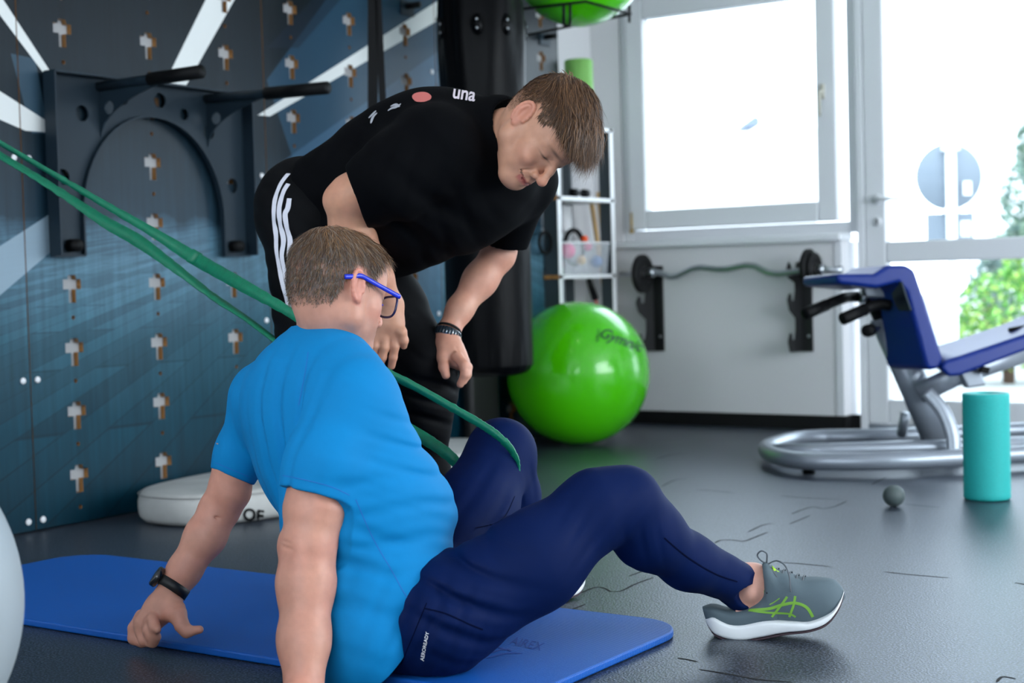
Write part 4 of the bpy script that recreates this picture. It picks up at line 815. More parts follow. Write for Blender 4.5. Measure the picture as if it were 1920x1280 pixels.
def make_shoe(parent, O, ex, ez, ey, cup, csole, full=True, mir=1):
    ex, ez, ey = nrm(ex), nrm(ez), nrm(ey); 
    TT = {}
    def I(T, x):
        if id(T) not in TT: q = np.array(spline([np.array(a) for a in T], 6)); TT[id(T)] = (np.maximum.accumulate(q[:, 0]), q[:, 1])
        return float(np.interp(x, *TT[id(T)]))
    def W(x, y, z): return np.asarray(O)+ex*x+ez*z+ey*y
    xs = np.concatenate([[-.002, .0, .004], np.linspace(.009, .272, 52), [.278, .283, .287]]); n = 36
    def loft(zb, zt, wf, pw, name, m, par, flare=0):
        mb = MB()
        for x in xs:
            b_, t_, w_ = zb(x), zt(x), wf(x); cz, hz = (b_+t_)/2, max((t_-b_)/2, .0015)
            for k in range(n):
                a = 2*math.pi*k/n; c, s_ = math.cos(a), math.sin(a); mb.v.append(W(x, w_*np.sign(c)*abs(c)**pw*(1+flare*-s_), cz+hz*np.sign(s_)*abs(s_)**pw))
        for i in range(len(xs)-1):
            for k in range(n): mb.f.append((i*n+k, (i+1)*n+k, (i+1)*n+(k+1) % n, i*n+(k+1) % n))
        mb.f.append(tuple(range(n))); mb.f.append(tuple((len(xs)-1)*n+k for k in range(n-1, -1, -1))); return mb.go(name, m, par)
    sh = loft(lambda x: I(SH_TOP, x)-.012, lambda x: I(SH_UP, x), lambda x: I(SH_W, x)*.93, .72, 'shoe', cup, parent)
    so = loft(lambda x: I(SH_BOT, x)+.003, lambda x: I(SH_TOP, x), I_W := (lambda x: I(SH_W, x)+.003), .42, 'midsole', csole, sh)
    loft(lambda x: I(SH_BOT, x)-.001, lambda x: I(SH_BOT, x)+.0045, lambda x: I(SH_W, x)+.001, .42, 'outsole', OUTS, sh)
    if full:
        LM = mat('lace_grey', (96, 102, 108), .8); hh = lambda x: np.interp(x, [.142, .1633, .1872, .2091, .2419], [.100, .0957, .0827, .0657, .0562])
        wy = lambda x: I(SH_W, x)*.93*.82
        for i, x in enumerate((.156, .168, .180, .192, .204, .216)):
            h_ = hh(x); w_ = .024+.004*i*.3
            MB().tube(spline([W(x-.016, -w_-.012, h_-.036), W(x-.008, -w_, h_-.016), W(x, -w_*.4, h_+.0015), W(x+.004, w_*.5, h_), W(x, w_+.004, h_-.016)], 5), .0021, 6, flat=(ez, .6)).go('lace', LM, sh)
            MB().sphere(W(x-.017, -w_-.0135, h_-.038), .0024, 8).go('eyelet', M['dark'], sh)
        x0, h_ = .152, .113
        MB().tube(spline([W(x0, 0, h_-.004), W(x0-.010, -.006, h_+.010), W(x0-.012, -.010, h_+.022), W(x0-.002, -.012, h_+.028), W(x0+.007, -.012, h_+.020), W(x0+.004, -.006, h_+.008), W(x0, 0, h_-.002)], 6), .0017, 6).go('lace_loop', LM, sh)
        MB().tube(spline([W(x0+.002, 0, h_-.004), W(x0+.022, -.010, h_+.000), W(x0+.036, -.024, h_-.010), W(x0+.040, -.040, h_-.030), W(x0+.036, -.046, h_-.050), W(x0+.034, -.047, h_-.062)], 6), .0017, 6).go('lace_loop', LM, sh)
        MB().tube(spline([W(x0+.002, -.004, h_-.006), W(x0+.012, -.026, h_-.022), W(x0+.020, -.034, h_-.042), W(x0+.026, -.036, h_-.050)], 6), .0017, 6).go('lace_loop', LM, sh)
    return sh, so
OUTS = mat('outsole_dark', (58, 40, 48), .6)

# ================================================================== the sitting man
SK1 = skin_mat('skin_fair', (206, 152, 132)); base1 = (202, 146, 124)
person = thing('person', [*P(780, 1200, 2.96)[:2], MT], 'person in bright blue t-shirt and glasses sitting on the mat, leaning back on both hands', 'person')
Sv = nrm(P(668, 770, 2.84)-P(478, 745, 3.16))          # towards his right shoulder
Up1 = nrm(P(600, 660, 3.0)-P(720, 1130, 2.98)); Fv = nrm(np.cross(Up1, Sv)); AX = np.array([Sv, Fv, Up1])
AXP = np.array([nrm(Sv*[1, 1, 0]), nrm(np.cross([0, 0, 1], Sv)), [0, 0, 1]])
# ---- arms and hands (skin)
ARM = mat('x', (0, 0, 0)); bpy.data.materials.remove(ARM)
DP = lambda x, y, d: P(x, y, d-.1*min(1, max(0, (y-950)/180)))     # the far hand rests on the near edge of the mat
def far_arm():
    lo, hi = bb([DP(225, 1225, 3.24), DP(480, 860, 3.1), DP(300, 1200, 3.35), DP(450, 870, 3.35)], .03); s = SF(lo, hi, .0023)
    S0, E_, Wr = DP(452, 800, 3.18), DP(413, 955, 3.21), DP(322, 1108, 3.255)
    s.cone(S0, DP(430, 920, 3.2), .048, .043, .01); s.cone(DP(430, 920, 3.2), E_, .043, .039, .015); s.cone(E_, DP(385, 1005, 3.225), .040, .0415, .015); s.cone(DP(385, 1005, 3.225), DP(345, 1070, 3.245), .0415, .0335, .02)
    s.cone(DP(345, 1070, 3.245), Wr, .0335, .0285, .02); s.ell(DP(396, 957, 3.2), (.022, .022, .03), k=.02)
    s.cone(Wr, DP(300, 1140, 3.25), .029, .030, .012); s.cone(DP(300, 1140, 3.25), DP(275, 1170, 3.245), .031, .028, .014); s.cone(DP(312, 1130, 3.25), DP(330, 1142, 3.235), .024, .020, .012)
    finger(s, [DP(266, 1155, 3.265), DP(253, 1178, 3.27), DP(252, 1196, 3.265), DP(266, 1204, 3.25)], .0150, .0115, .008)
    finger(s, [DP(276, 1166, 3.24), DP(268, 1186, 3.235), DP(272, 1200, 3.225), DP(286, 1203, 3.21), DP(294, 1194, 3.20)], .0150, .0092, .008)
    finger(s, [DP(282, 1164, 3.22), DP(280, 1184, 3.21), DP(285, 1194, 3.205), DP(290, 1186, 3.195)], .0135, .0090, .008)
    finger(s, [DP(286, 1160, 3.21), DP(290, 1174, 3.195), DP(295, 1180, 3.18)], .0125, .0080, .008)
    finger(s, [DP(318, 1134, 3.235), DP(334, 1150, 3.215), DP(341, 1172, 3.205), DP(350, 1184, 3.20), DP(374, 1180, 3.195)], .0185, .0085, .010)
    s.cone(DP(300, 1148, 3.235), DP(328, 1154, 3.22), .014, .013, .016)
    for c in (DP(396, 985, 3.18), ): pass
    s.cone(DP(394, 966, 3.18), DP(430, 978, 3.17), .0018, .0022, .006, 's')
    return s.nets()
def near_arm():
    lo, hi = bb([P(500, 1300, 2.62), P(690, 860, 2.9), P(540, 1360, 2.8), P(620, 1300, 2.6)], .04); lo[2] = .0; s = SF(lo, hi, .0026)
    s.cone(P(600, 860, 2.84), P(591, 950, 2.82), .052, .0565, .01); s.cone(P(592, 960, 2.82), P(578, 1025, 2.80), .056, .048, .02); s.cone(P(578, 1025, 2.80), P(574, 1095, 2.79), .048, .0495, .02)
    s.cone(P(574, 1095, 2.79), P(570, 1200, 2.75), .0490, .0435, .03); s.cone(P(570, 1200, 2.75), P(570, 1318, 2.70), .0435, .034, .03); s.ell(P(540, 1022, 2.81), (.016, .016, .022), k=.02)
    Wr = P(570, 1318, 2.70); hz = .014; pc = Wr.copy(); pc = pc+nrm(V3(-.2, 0, .5)*[1, 1, 0])*.045; pc[2] = .028
    s.cone(Wr, pc, .033, .030, .02); dr = nrm(V3(-.35, 0, .6)*[1, 1, 0]); sd = np.cross([0, 0, 1], dr)
    for k in range(4):
        o = sd*(-.03+.02*k); b_ = pc+o+dr*.02; L = (.062, .074, .070, .055)[k]; finger(s, [b_*[1, 1, 0]+[0, 0, hz+.010], (b_+dr*L*.5)*[1, 1, 0]+[0, 0, hz+.008], (b_+dr*L)*[1, 1, 0]+[0, 0, hz-.003]], .0105, .0085, .008)
    finger(s, [pc+sd*.02, (pc+sd*.05+dr*.01)*[1, 1, 0]+[0, 0, hz+.004], (pc+sd*.07+dr*.035)*[1, 1, 0]+[0, 0, hz]], .013, .009, .01)
    s.cone(P(574, 1000, 2.74), P(580, 1062, 2.735), .0030, .0010, .02, 's'); s.cone(P(526, 1022, 2.775), P(546, 1030, 2.75), .0014, .0014, .005, 's'); s.cone(P(526, 1013, 2.775), P(546, 1019, 2.75), .0014, .0014, .005, 's')
    s.disp(lambda p: .0008*sn(p, 60, 3)); return s.nets()
# ---- head
r_c = nrm(np.array([.65, .03, .76])); f_c = np.array([.66, -.27, -.68]); f_c = nrm(f_c-r_c*(f_c@r_c)); u_c = np.cross(r_c, f_c)
R1 = np.array([V3(*r_c), V3(*f_c), V3(*u_c)]); O1 = P(635, 541, 3.0)
toL = lambda w_: (np.asarray(w_)-O1)@R1.T
nk = [(np.array([0, -.022, -.05]), .056), (toL(P(618, 632, 3.02)), .060), (toL(P(606, 690, 3.03)), .064)]
hs_ = head_sdf(.0019, nk, wide=1.0, nose=.94)
hv, hf = hs_.nets()
def hmask(front):
    ys = [a for a, _ in front]; zs = [b for _, b in front]
    def f(v):
        h = np.interp(v[:, 1], ys, zs)+.004*np.sin(v[:, 1]*300); m = np.clip((v[:, 2]-h)/.008, 0, 1); ear = (np.abs(v[:, 0]) > .0775) & (np.abs(v[:, 2]) < .036) & (v[:, 1] < .015) & (v[:, 1] > -.032); return m*(~ear)
    return f
hm1 = hmask([(-.12, -.068), (-.07, -.062), (-.045, -.045), (-.036, .0), (-.02, .036), (.0, .040), (.012, .012), (.028, .002), (.034, .034), (.05, .058), (.058, .085), (.066, .098), (.10, .15)])
tn1 = head_tint(hv, base1, (118, 92, 76), lambda v: hm1(v)*.6*np.clip((v[:, 2]+.08)/.05, .2, 1), red=.16, beard=.35)
hw1 = place_local(hv, O1, R1)
a1, a2 = far_arm(), near_arm()
def arm_t(v, base, c=None): 
    t = np.tile(np.array(lin(base)[:3]), (len(v), 1)); w = np.clip(.5+.5*sn(v, 35, 5), 0, 1)[:, None]*.25; return t*(1-w)+np.array(lin((205, 120, 104))[:3])*w
# ankle (skin) of the near foot
lo, hi = bb([P(1380, 1170, 3.05), P(1480, 1040, 3.3)], .03); s = SF(lo, hi, .0026)
s.cone(P(1378, 1086, 3.16), P(1412, 1092, 3.165), .036, .037, .01); s.cone(P(1412, 1092, 3.165), P(1428, 1126, 3.165), .037, .034, .02); s.cone(P(1400, 1100, 3.165), P(1385, 1140, 3.165), .034, .026, .02); s.ell(P(1408, 1112, 3.132), (.011, .011, .013), k=.014); ank = s.nets()
# hidden torso core so that the body is one figure
lo, hi = bb([P(430, 640, 3.3), P(860, 1240, 2.75), P(980, 830, 3.4), P(1180, 900, 2.9)], .05); s = SF(lo, hi, .009)
s.ell(P(590, 810, 3.02), (.13, .085, .15), AX, k=.03); s.ell(P(680, 1000, 2.98), (.12, .10, .13), AX, k=.05); s.cone(P(606, 680, 3.03), P(600, 760, 3.02), .045, .05, .03); s.cone(P(600, 760, 3.02), P(455, 790, 3.18), .04, .03, .03); s.cone(P(600, 760, 3.02), P(605, 880, 2.84), .04, .035, .03)
s.ell(P(780, 1130, 2.96), (.11, .09, .06), AXP, k=.05); s.cone(P(790, 1130, 2.9), P(1160, 935, 2.97), .06, .035, .03); s.cone(P(790, 1100, 3.05), P(940, 850, 3.33), .06, .035, .03); s.cone(P(1160, 935, 2.97), P(1385, 1085, 3.16), .035, .02, .02); core = s.nets()
tt_ = [tn1, arm_t(a1[0], base1), arm_t(a2[0], base1), arm_t(ank[0], (214, 164, 146)), arm_t(core[0], base1)]
body = sf_mesh([(hw1, hf), a1, a2, ank, core], 'body', SK1, person, np.concatenate(tt_))
# ---- hair
nr = vnormals(hv, hf); mk = hm1(hv); mk = mk*(hv[:, 2] > -.07); thin = (1-.88*gauss(hv, (.01, -.02, .115), (.028, .04, .03)))*np.clip((hv[:, 2]+.075)/.05, .1, 1); wh = np.array([0, -.05, .11])
def d1(p, n, rs): d = p-wh; d[:, 2] -= .05; d += np.array([0, .03, 0])*(p[:, 2] > .07)[:, None]; d /= np.linalg.norm(d, axis=1)[:, None]; return d+n*.35+rs.randn(*p.shape)*.22
def l1(p, rs): return (.005+.007*np.clip((p[:, 2]+.06)/.05, 0, 1)+.016*np.clip((p[:, 2]-.03)/.06, 0, 1)+.012*(p[:, 1] > .045))*(.7+.6*rs.rand(len(p)))
V_, F_, T_ = strands('hair', hv, nr, mk*thin, 12000, d1, l1, .0009, R1, O1, [(116, 88, 62), (150, 116, 80), (92, 74, 60), (134, 124, 116), (104, 82, 64), (120, 108, 98)], person, HAIRM, lambda p: .003, seed=3)
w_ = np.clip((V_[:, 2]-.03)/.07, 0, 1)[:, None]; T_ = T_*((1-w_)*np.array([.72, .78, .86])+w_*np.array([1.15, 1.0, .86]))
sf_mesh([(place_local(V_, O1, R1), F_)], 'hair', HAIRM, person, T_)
# ---- glasses
LENS = M['glass'].copy(); LENS.name = 'spectacle_lens'; nt = LENS.node_tree; fx = [n for n in nt.nodes if n.type == 'MIX_SHADER'][0]; nt.links.remove(fx.inputs[0].links[0]); fx.inputs[0].default_value = .07
def Lw(x, y, z): return O1+np.array([x, y, z])@R1
gb_ = mat('blue_acetate', (16, 44, 190), .3); g = MB()
tp_ = [Lw(.088, -.048, .004), Lw(.089, -.030, .010), Lw(.0880, -.012, .017), Lw(.084, .01, .016), Lw(.080, .05, .012), Lw(.075, .096, .008)]
go_ = MB().tube([Lw(.013, .101, -.004), Lw(0, .104, -.002), Lw(-.013, .101, -.004)], .0022, 8).go('glasses', gb_, person)
MB().tube(spline(tp_, 5), .0048, 8, flat=(V3(*r_c), .5)).go('temple_arm', gb_, go_)
MB().tube(spline([Lw(-x, y, z) for x, y, z in ((.083, -.03, .006), (.082, .01, .013), (.079, .05, .012), (.074, .094, .010))], 5), .0042, 8).go('glasses', gb_, person)
for q in (1, -1):
    rim = [Lw(q*(.042+.030*np.sign(math.cos(a))*abs(math.cos(a))**.7), .100-.006*abs(math.cos(a)), -.010+.0215*np.sign(math.sin(a))*abs(math.sin(a))**.7) for a in np.linspace(0, 2*math.pi, 33)[:-1]]
    MB().tube(rim, .0024, 8, closed=True).go('glasses_rim', mat('dark_navy_rim', (22, 24, 70), .3), go_)
    MB().slab(rim[::-1], V3(*f_c)*.001).go('lens', LENS, go_, smooth=False)
# ---- watch on the far wrist
wa = DP(322, 1104, 3.25)-DP(345, 1070, 3.245); wc = DP(324, 1100, 3.25)
wt = band_ring(wc, wa, .0325, .0325, CF, .0105, .0035).go('watch', mat('watch_strap', (12, 13, 15), .5), person)
wd = nrm(DP(296, 1086, 3.235)-wc); wd = nrm(wd-nrm(wa)*(wd@nrm(wa)))
MB().lathe(wc+wd*.034, wd, [(-.003, .019), (0, .0225), (.009, .0225), (.012, .020), (.012, .001)], 32).go('watch_case', mat('watch_case_black', (20, 22, 26), .25, coat=.5), wt)

# ---- blue t-shirt
SHM = mat('blue_jersey', (0, 126, 188), .75, bump=(900, .12, .0005), spec=.2, var=(3, .03))
lo, hi = bb([P(380, 600, 3.2), P(870, 1290, 2.8), P(560, 1000, 2.72), P(800, 900, 3.25), P(450, 700, 3.3)], .03); lo[2] = max(lo[2], MT-.01); s = SF(lo, hi, .0031)
s.cone(P(662, 752, 2.88), P(615, 868, 2.835), .078, .0745, .04); s.cone(P(615, 868, 2.835), P(580, 985, 2.81), .0745, .066, .03); s.cone(P(488, 755, 3.15), P(452, 850, 3.19), .062, .051, .04); s.cone(P(452, 850, 3.19), P(418, 945, 3.205), .051, .045, .03)
s.ell(P(592, 810, 3.03), (.175, .122, .20), AX, k=.035); s.ell(P(560, 740, 3.06), (.16, .10, .10), AX, k=.06); s.ell(P(628, 762, 2.98), (.12, .10, .12), AX, k=.05)
s.ell(P(688, 985, 2.98), (.165, .147, .165), AX, k=.06); s.ell(P(742, 985, 3.02), (.13, .115, .12), AX, k=.05); s.ell(P(684, 1120, 2.95), (.165, .130, .14), AX, k=.06)
s.ell(P(668, 1190, 2.87), (.125, .085, .12), AXP, k=.04); s.ell(P(712, 1100, 2.95), (.165, .145, .13), AXP, k=.05); s.ell(P(700, 865, 2.93), (.09, .07, .11), AX, k=.07); s.cone(P(606, 668, 3.03), P(500, 735, 3.13), .058, .054, .05); s.cone(P(610, 668, 3.0), P(655, 744, 2.89), .060, .074, .05)
s.cone(P(607, 655, 3.03), P(612, 634, 3.02), .068, .068, .015)
# sleeve openings, then the trunk again behind them
def hemn(a, b, tip): n = nrm(np.cross(nrm(P(*b)-P(*a)), nrm(CF+CU*tip))); return -n if n@CU > 0 else n
s.cutcap(P(592, 925, 2.81), hemn((527, 906, 2.81), (657, 944, 2.81), -.15), P(590, 930, 2.81), P(584, 1000, 2.80), .084)
s.cutcap(P(435, 893, 3.2), hemn((400, 878, 3.2), (470, 907, 3.2), -.15), P(438, 885, 3.195), P(405, 985, 3.21), .075)
s.ell(P(592, 810, 3.03), (.168, .115, .195), AX, k=.004); s.ell(P(688, 985, 2.98), (.165, .147, .165), AX, k=.004); s.ell(P(742, 985, 3.02), (.13, .115, .12), AX, k=.01); s.ell(P(684, 1120, 2.95), (.165, .130, .14), AX, k=.01); s.ell(P(668, 1190, 2.87), (.125, .085, .12), AXP, k=.02); s.ell(P(712, 1100, 2.95), (.165, .145, .13), AXP, k=.03); s.ell(P(700, 865, 2.93), (.09, .07, .11), AX, k=.03); s.ell(P(682, 985, 2.96), (.172, .152, .175), AX, k=.03)
# folds
aR = nrm(P(582, 975, 2.81)-P(662, 752, 2.88)); bk = P(560, 830, 2.9)
def fo(p):
    o = .0025*sn(p, 12, 1)
    o += fold(p, P(520, 850, 2.95), Sv*.9+V3(.1, 0, 0), .060, .0125, .15, 2, 1.1, along=Up1, alen=.22)
    o += fold(p, P(530, 720, 3.0), V3(.6, .75, 0), .055, .004, .10, 4)
    o += fold(p, P(760, 950, 2.9), nrm(Up1+V3(.25, .1, 0)), .060, .0070, .15, 7, 1.7)
    o += fold(p, P(730, 1070, 2.85), nrm(Up1+V3(.6, -.1, 0)), .070, .007, .14, 9, 1.6)
    o += fold(p, P(735, 850, 2.9), nrm(V3(.35, .9, 0)), .042, .009, .08, 12, 1.2)
    o += fold(p, P(680, 1190, 2.84), nrm(V3(.8, -.4, 0)), .060, .004, .12, 15)
    o += fold(p, P(650, 870, 2.77), nrm(aR+V3(.9, .0, 0)), .07, .0015, .09, 18)
    return o
s.disp(fo)
s.cone(P(594, 905, 2.82), P(580, 990, 2.79), .0510, .0510, .002, 's'); s.cone(P(436, 880, 3.195), P(416, 950, 3.21), .034, .034, .002, 's')
A_, B_, C_ = P(707, 1272, 2.80), P(847, 1002, 2.98), P(612, 1243, 2.95); hn = nrm(np.cross(B_-A_, C_-A_)); 
if hn@(P(640, 900, 3.0)-A_) > 0: hn = -hn
s.cut(A_, hn)
s.cone(P(607, 640, 3.03), P(622, 560, 3.02), .0655, .075, .004, 's')
sh_ = sf_mesh([s.nets()], 't_shirt', SHM, person)
bs = bvh_of(sh_)
def seamobj(b, pts, w_, o_, name, m, par, n=10):
    mb = MB(); strip(mb, b, pts, w_, o_, n)
    if mb.f: mb.go(name, m, par)
TB = mat('blue_thread', (14, 104, 184), .7)
for pts in ([(667, 936), (700, 1010), (735, 1070), (760, 1115), (785, 1148)], [(578, 660), (572, 700), (560, 760)], [(530, 891), (570, 899), (620, 912), (655, 928)], [(404, 867), (432, 879), (466, 893)]): seamobj(bs, pts, .0016, .0007, 'seam', TB, sh_)

# ---- navy trousers
NV = mat('navy_jersey', (0, 22, 68), .7, bump=(900, .12, .0005), spec=.12)
lo, hi = bb([P(700, 1260, 2.85), P(1440, 900, 3.25), P(940, 770, 3.42), P(800, 1000, 2.75), P(980, 1150, 3.6), P(1300, 1200, 3.0)], .03); lo[2] = MT; s = SF(lo, hi, .0038)
s.ell(P(790, 1140, 2.96), (.165, .135, .125), AXP, k=.03); s.ell(P(770, 1165, 2.93), (.15, .12, .095), AXP, k=.05)
hR, kR, aRk = P(835, 1150, 2.86), P(1160, 938, 2.97), P(1402, 1102, 3.165)
s.cone(hR, P(1000, 1052, 2.90), .104, .090, .05); s.cone(P(1000, 1052, 2.90), P(1120, 955, 2.95), .090, .074, .04); s.cone(P(1120, 955, 2.95), P(1172, 942, 2.97), .073, .066, .03)
s.cone(P(1172, 942, 2.97), P(1215, 1000, 3.01), .066, .066, .03); s.cone(P(1215, 1000, 3.01), P(1290, 1052, 3.08), .064, .054, .04); s.cone(P(1290, 1052, 3.08), P(1402, 1102, 3.165), .054, .043, .03)
s.cone(P(1372, 1100, 3.16), P(1384, 1122, 3.155), .036, .026, .02)
hL, kL = P(835, 1075, 3.10), P(940, 850, 3.33)
s.cone(hL, P(885, 965, 3.22), .098, .090, .04); s.cone(P(885, 965, 3.22), kL, .088, .074, .04); aL = P(968, 1075, 3.5); s.cone(kL, P(955, 930, 3.38), .070, .066, .03); s.cone(P(955, 930, 3.38), aL, .064, .045, .03)
fR = nrm(kR-hR)
def fo2(p):
    o = .0018*sn(p, 16, 21)
    o += fold(p, P(1135, 1000, 2.9), nrm(V3(.75, -.55, .1)), .036, .010, .070, 22, 1.2)     # behind the knee
    o += fold(p, P(1185, 1010, 2.95), nrm(V3(.9, .2, 0)), .032, .004, .07, 23)
    o += fold(p, P(860, 1120, 2.8), nrm(V3(.3, .95, 0)), .060, .010, .10, 24, 1.8)           # hip creases
    o += fold(p, P(900, 1030, 2.95), nrm(V3(.6, .7, .2)), .06, .009, .11, 25, 1.5)
    o += fold(p, P(810, 1170, 2.8), nrm(V3(.9, -.3, 0)), .045, .005, .09, 26, 1.5)
    o += fold(p, P(900, 930, 3.12), nrm(V3(.75, -.4, 0)), .055, .004, .12, 27)
    o += fold(p, P(985, 915, 3.3), nrm(V3(.9, .1, 0)), .03, .004, .06, 28)
    o += fold(p, P(1380, 1100, 3.12), nrm(V3(.8, -.5, 0)), .035, .003, .07, 29)
    return o
s.disp(fo2)
s.cut(P(1417, 1102, 3.17), nrm(P(1402, 1102, 3.165)-P(1330, 1070, 3.11)+V3(.01, 0, 0)), c=P(1440, 1110, 3.17), rad=.16)
s.ell(P(1416, 1118, 3.125), (.027, .05, .027), AXP, k=.004, op='s')
s.cone(P(1396, 1094, 3.165), P(1440, 1104, 3.17), .0375, .040, .004, 's')
tr = sf_mesh([s.nets()], 'trousers', NV, person)
bt_ = bvh_of(tr); TN = mat('navy_thread', (2, 10, 40), .8, spec=.05)
for pts, w_, o_ in (([(1245, 1008), (1290, 1045), (1340, 1075), (1382, 1090)], .003, .0012), ([(795, 1140), (835, 1150), (880, 1170), (905, 1180)], .003, .001), ([(752, 1245), (775, 1190), (800, 1130)], .002, .0008), ([(890, 990), (940, 975), (965, 930)], .002, .0008)): seamobj(bt_, pts, w_, o_, 'trouser_seam', TN, tr)
fin('logo_print', decal_text(bt_, 'AEROREADY', 797, 1211, 9.5, math.radians(-80), 0, .0015, .012), M['white'], tr, smooth=False)
# ---- shoes
cup = mat('grey_mesh', (84, 100, 108), .75, bump=(1100, .5, .0006)); csl = mat('white_foam', (228, 232, 234), .5)
O_ = P(1334, 1186, 3.175); ex2 = nrm(P(1583, 1122, 3.12)-O_); ey = nrm(CF-ex2*(CF@ex2)); ez = np.cross(ex2, ey); ez = ez if ez[2] > 0 else -ez
shoe, mids = make_shoe(person, O_, ex2, ez, ey, cup, csl)
bh = bvh_of(shoe); GM = mat('lime_print', (124, 178, 62), .6); mb = MB()
for pts, w_ in (([(1404, 1144), (1440, 1141), (1465, 1134), (1490, 1130), (1512, 1138), (1524, 1156)], .0062), ([(1404, 1144), (1440, 1148), (1478, 1150), (1492, 1156)], .0045), ([(1476, 1118), (1464, 1135), (1447, 1156)], .0050), ([(1491, 1117), (1488, 1134), (1480, 1156)], .0050), ([(1443, 1133), (1452, 1128), (1462, 1121)], .0022)): strip(mb, bh, pts, w_, .0012, 14)
mb.go('side_stripes', GM, shoe)
MB().slab([P(1448, 1060, 3.13), P(1456, 1068, 3.13), P(1462, 1072, 3.13), P(1451, 1072, 3.13)], CF*.01).go('pull_tab', mat('neon_tab', (190, 235, 70), .6), shoe, smooth=False)
gs = mat('green_sock', (20, 130, 70), .8)
MB().tube([P(1424, 1098, 3.165), P(1436, 1104, 3.165)], [.0385, .040], 24).go('sock', gs, person)
Of = P(968, 1100, 3.5)*[1, 1, 0]+[0, 0, .042]; ff_ = nrm(V3(.7, 0, -.7)*[1, 1, 0]); make_shoe(person, Of-ff_*.07, ff_, [0, 0, 1], np.cross([0, 0, 1], ff_), cup, csl)

# ================================================================== the standing man, bent forward with his hands on his knee
SK2 = skin_mat('skin_light', (205, 150, 122)); base2 = (204, 150, 122)
man = thing('person', P(600, 1040, 3.55)*[1, 1, 0], 'person in black t-shirt and black trousers with white side stripes bending forward, hands on knee', 'person')
BK = mat('black_cotton', (4, 5, 8), .85, bump=(700, .15, .0006), spec=.08); BK2 = mat('black_jersey', (4, 5, 8), .7, bump=(700, .12, .0006), spec=.12)
r2_ = nrm(np.array([-.50, .22, .84])); u2_ = np.array([.83, .40, .39]); u2_ = nrm(u2_-r2_*(u2_@r2_)); f2_ = np.cross(u2_, r2_)
R2m = np.array([V3(*r2_), V3(*f2_), V3(*u2_)]); O2 = P(1019, 243, 3.33)
toL2 = lambda w_: (np.asarray(w_)-O2)@R2m.T
nk = [(np.array([0, -.025, -.05]), .052), (toL2(P(950, 252, 3.42)), .055), (toL2(P(905, 285, 3.48)), .058)]
hs2 = head_sdf(.0016, nk, wide=.97, smile=1.12, nose=1.02)
for q in (-1, 1): hs2.ell((q*.043, .069, -.036), (.017, .014, .014), k=.012)
kv, kf = hs2.nets()
hm2 = hmask([(-.12, -.058), (-.07, -.056), (-.045, -.040), (-.036, .0), (-.02, .036), (.0, .040), (.010, .026), (.026, .020), (.036, .036), (.046, .052), (.066, .062), (.09, .070)])
tn2 = head_tint(kv, base2, (104, 78, 58), lambda v: hm2(v)*.62*np.clip((v[:, 2]+.07)/.08, .25, 1), red=.10)
kw = place_local(kv, O2, R2m)
def right_arm():
    lo, hi = bb([P(600, 320, 3.3), P(700, 440, 3.45), P(780, 700, 3.6), P(690, 690, 3.4)], .04); s = SF(lo, hi, .0024)
    S0, E_, Wr = P(700, 345, 3.34), P(648, 378, 3.37), P(733, 572, 3.50)
    s.cone(S0, P(660, 366, 3.36), .050, .046, .01); s.cone(P(660, 366, 3.36), E_, .046, .042, .02); s.cone(E_, P(660, 430, 3.40), .043, .046, .02); s.cone(P(660, 430, 3.40), P(708, 520, 3.46), .046, .034, .03); s.cone(P(708, 520, 3.46), Wr, .034, .027, .02); s.ell(P(628, 374, 3.37), (.018, .018, .018), k=.025)
    s.cone(Wr, P(734, 606, 3.50), .028, .031, .015); s.cone(P(714, 608, 3.50), P(716, 632, 3.50), .026, .024, .012); s.cone(P(736, 600, 3.50), P(740, 628, 3.50), .022, .018, .012)
    finger(s, [P(742, 604, 3.49), P(753, 622, 3.485), P(757, 638, 3.49), P(757, 648, 3.50)], .0125, .0085, .008)
    finger(s, [P(738, 625, 3.495), P(740, 650, 3.49), P(737, 670, 3.495), P(734, 686, 3.505)], .0115, .0088, .004)
    finger(s, [P(722, 628, 3.49), P(721, 652, 3.485), P(717, 670, 3.49), P(714, 680, 3.50)], .0112, .0088, .004)
    finger(s, [P(708, 625, 3.49), P(703, 650, 3.485), P(700, 666, 3.49), P(698, 674, 3.50)], .0105, .0082, .004)
    finger(s, [P(698, 620, 3.49), P(690, 640, 3.485), P(687, 654, 3.49)], .0110, .0080, .006)
    return s.nets()
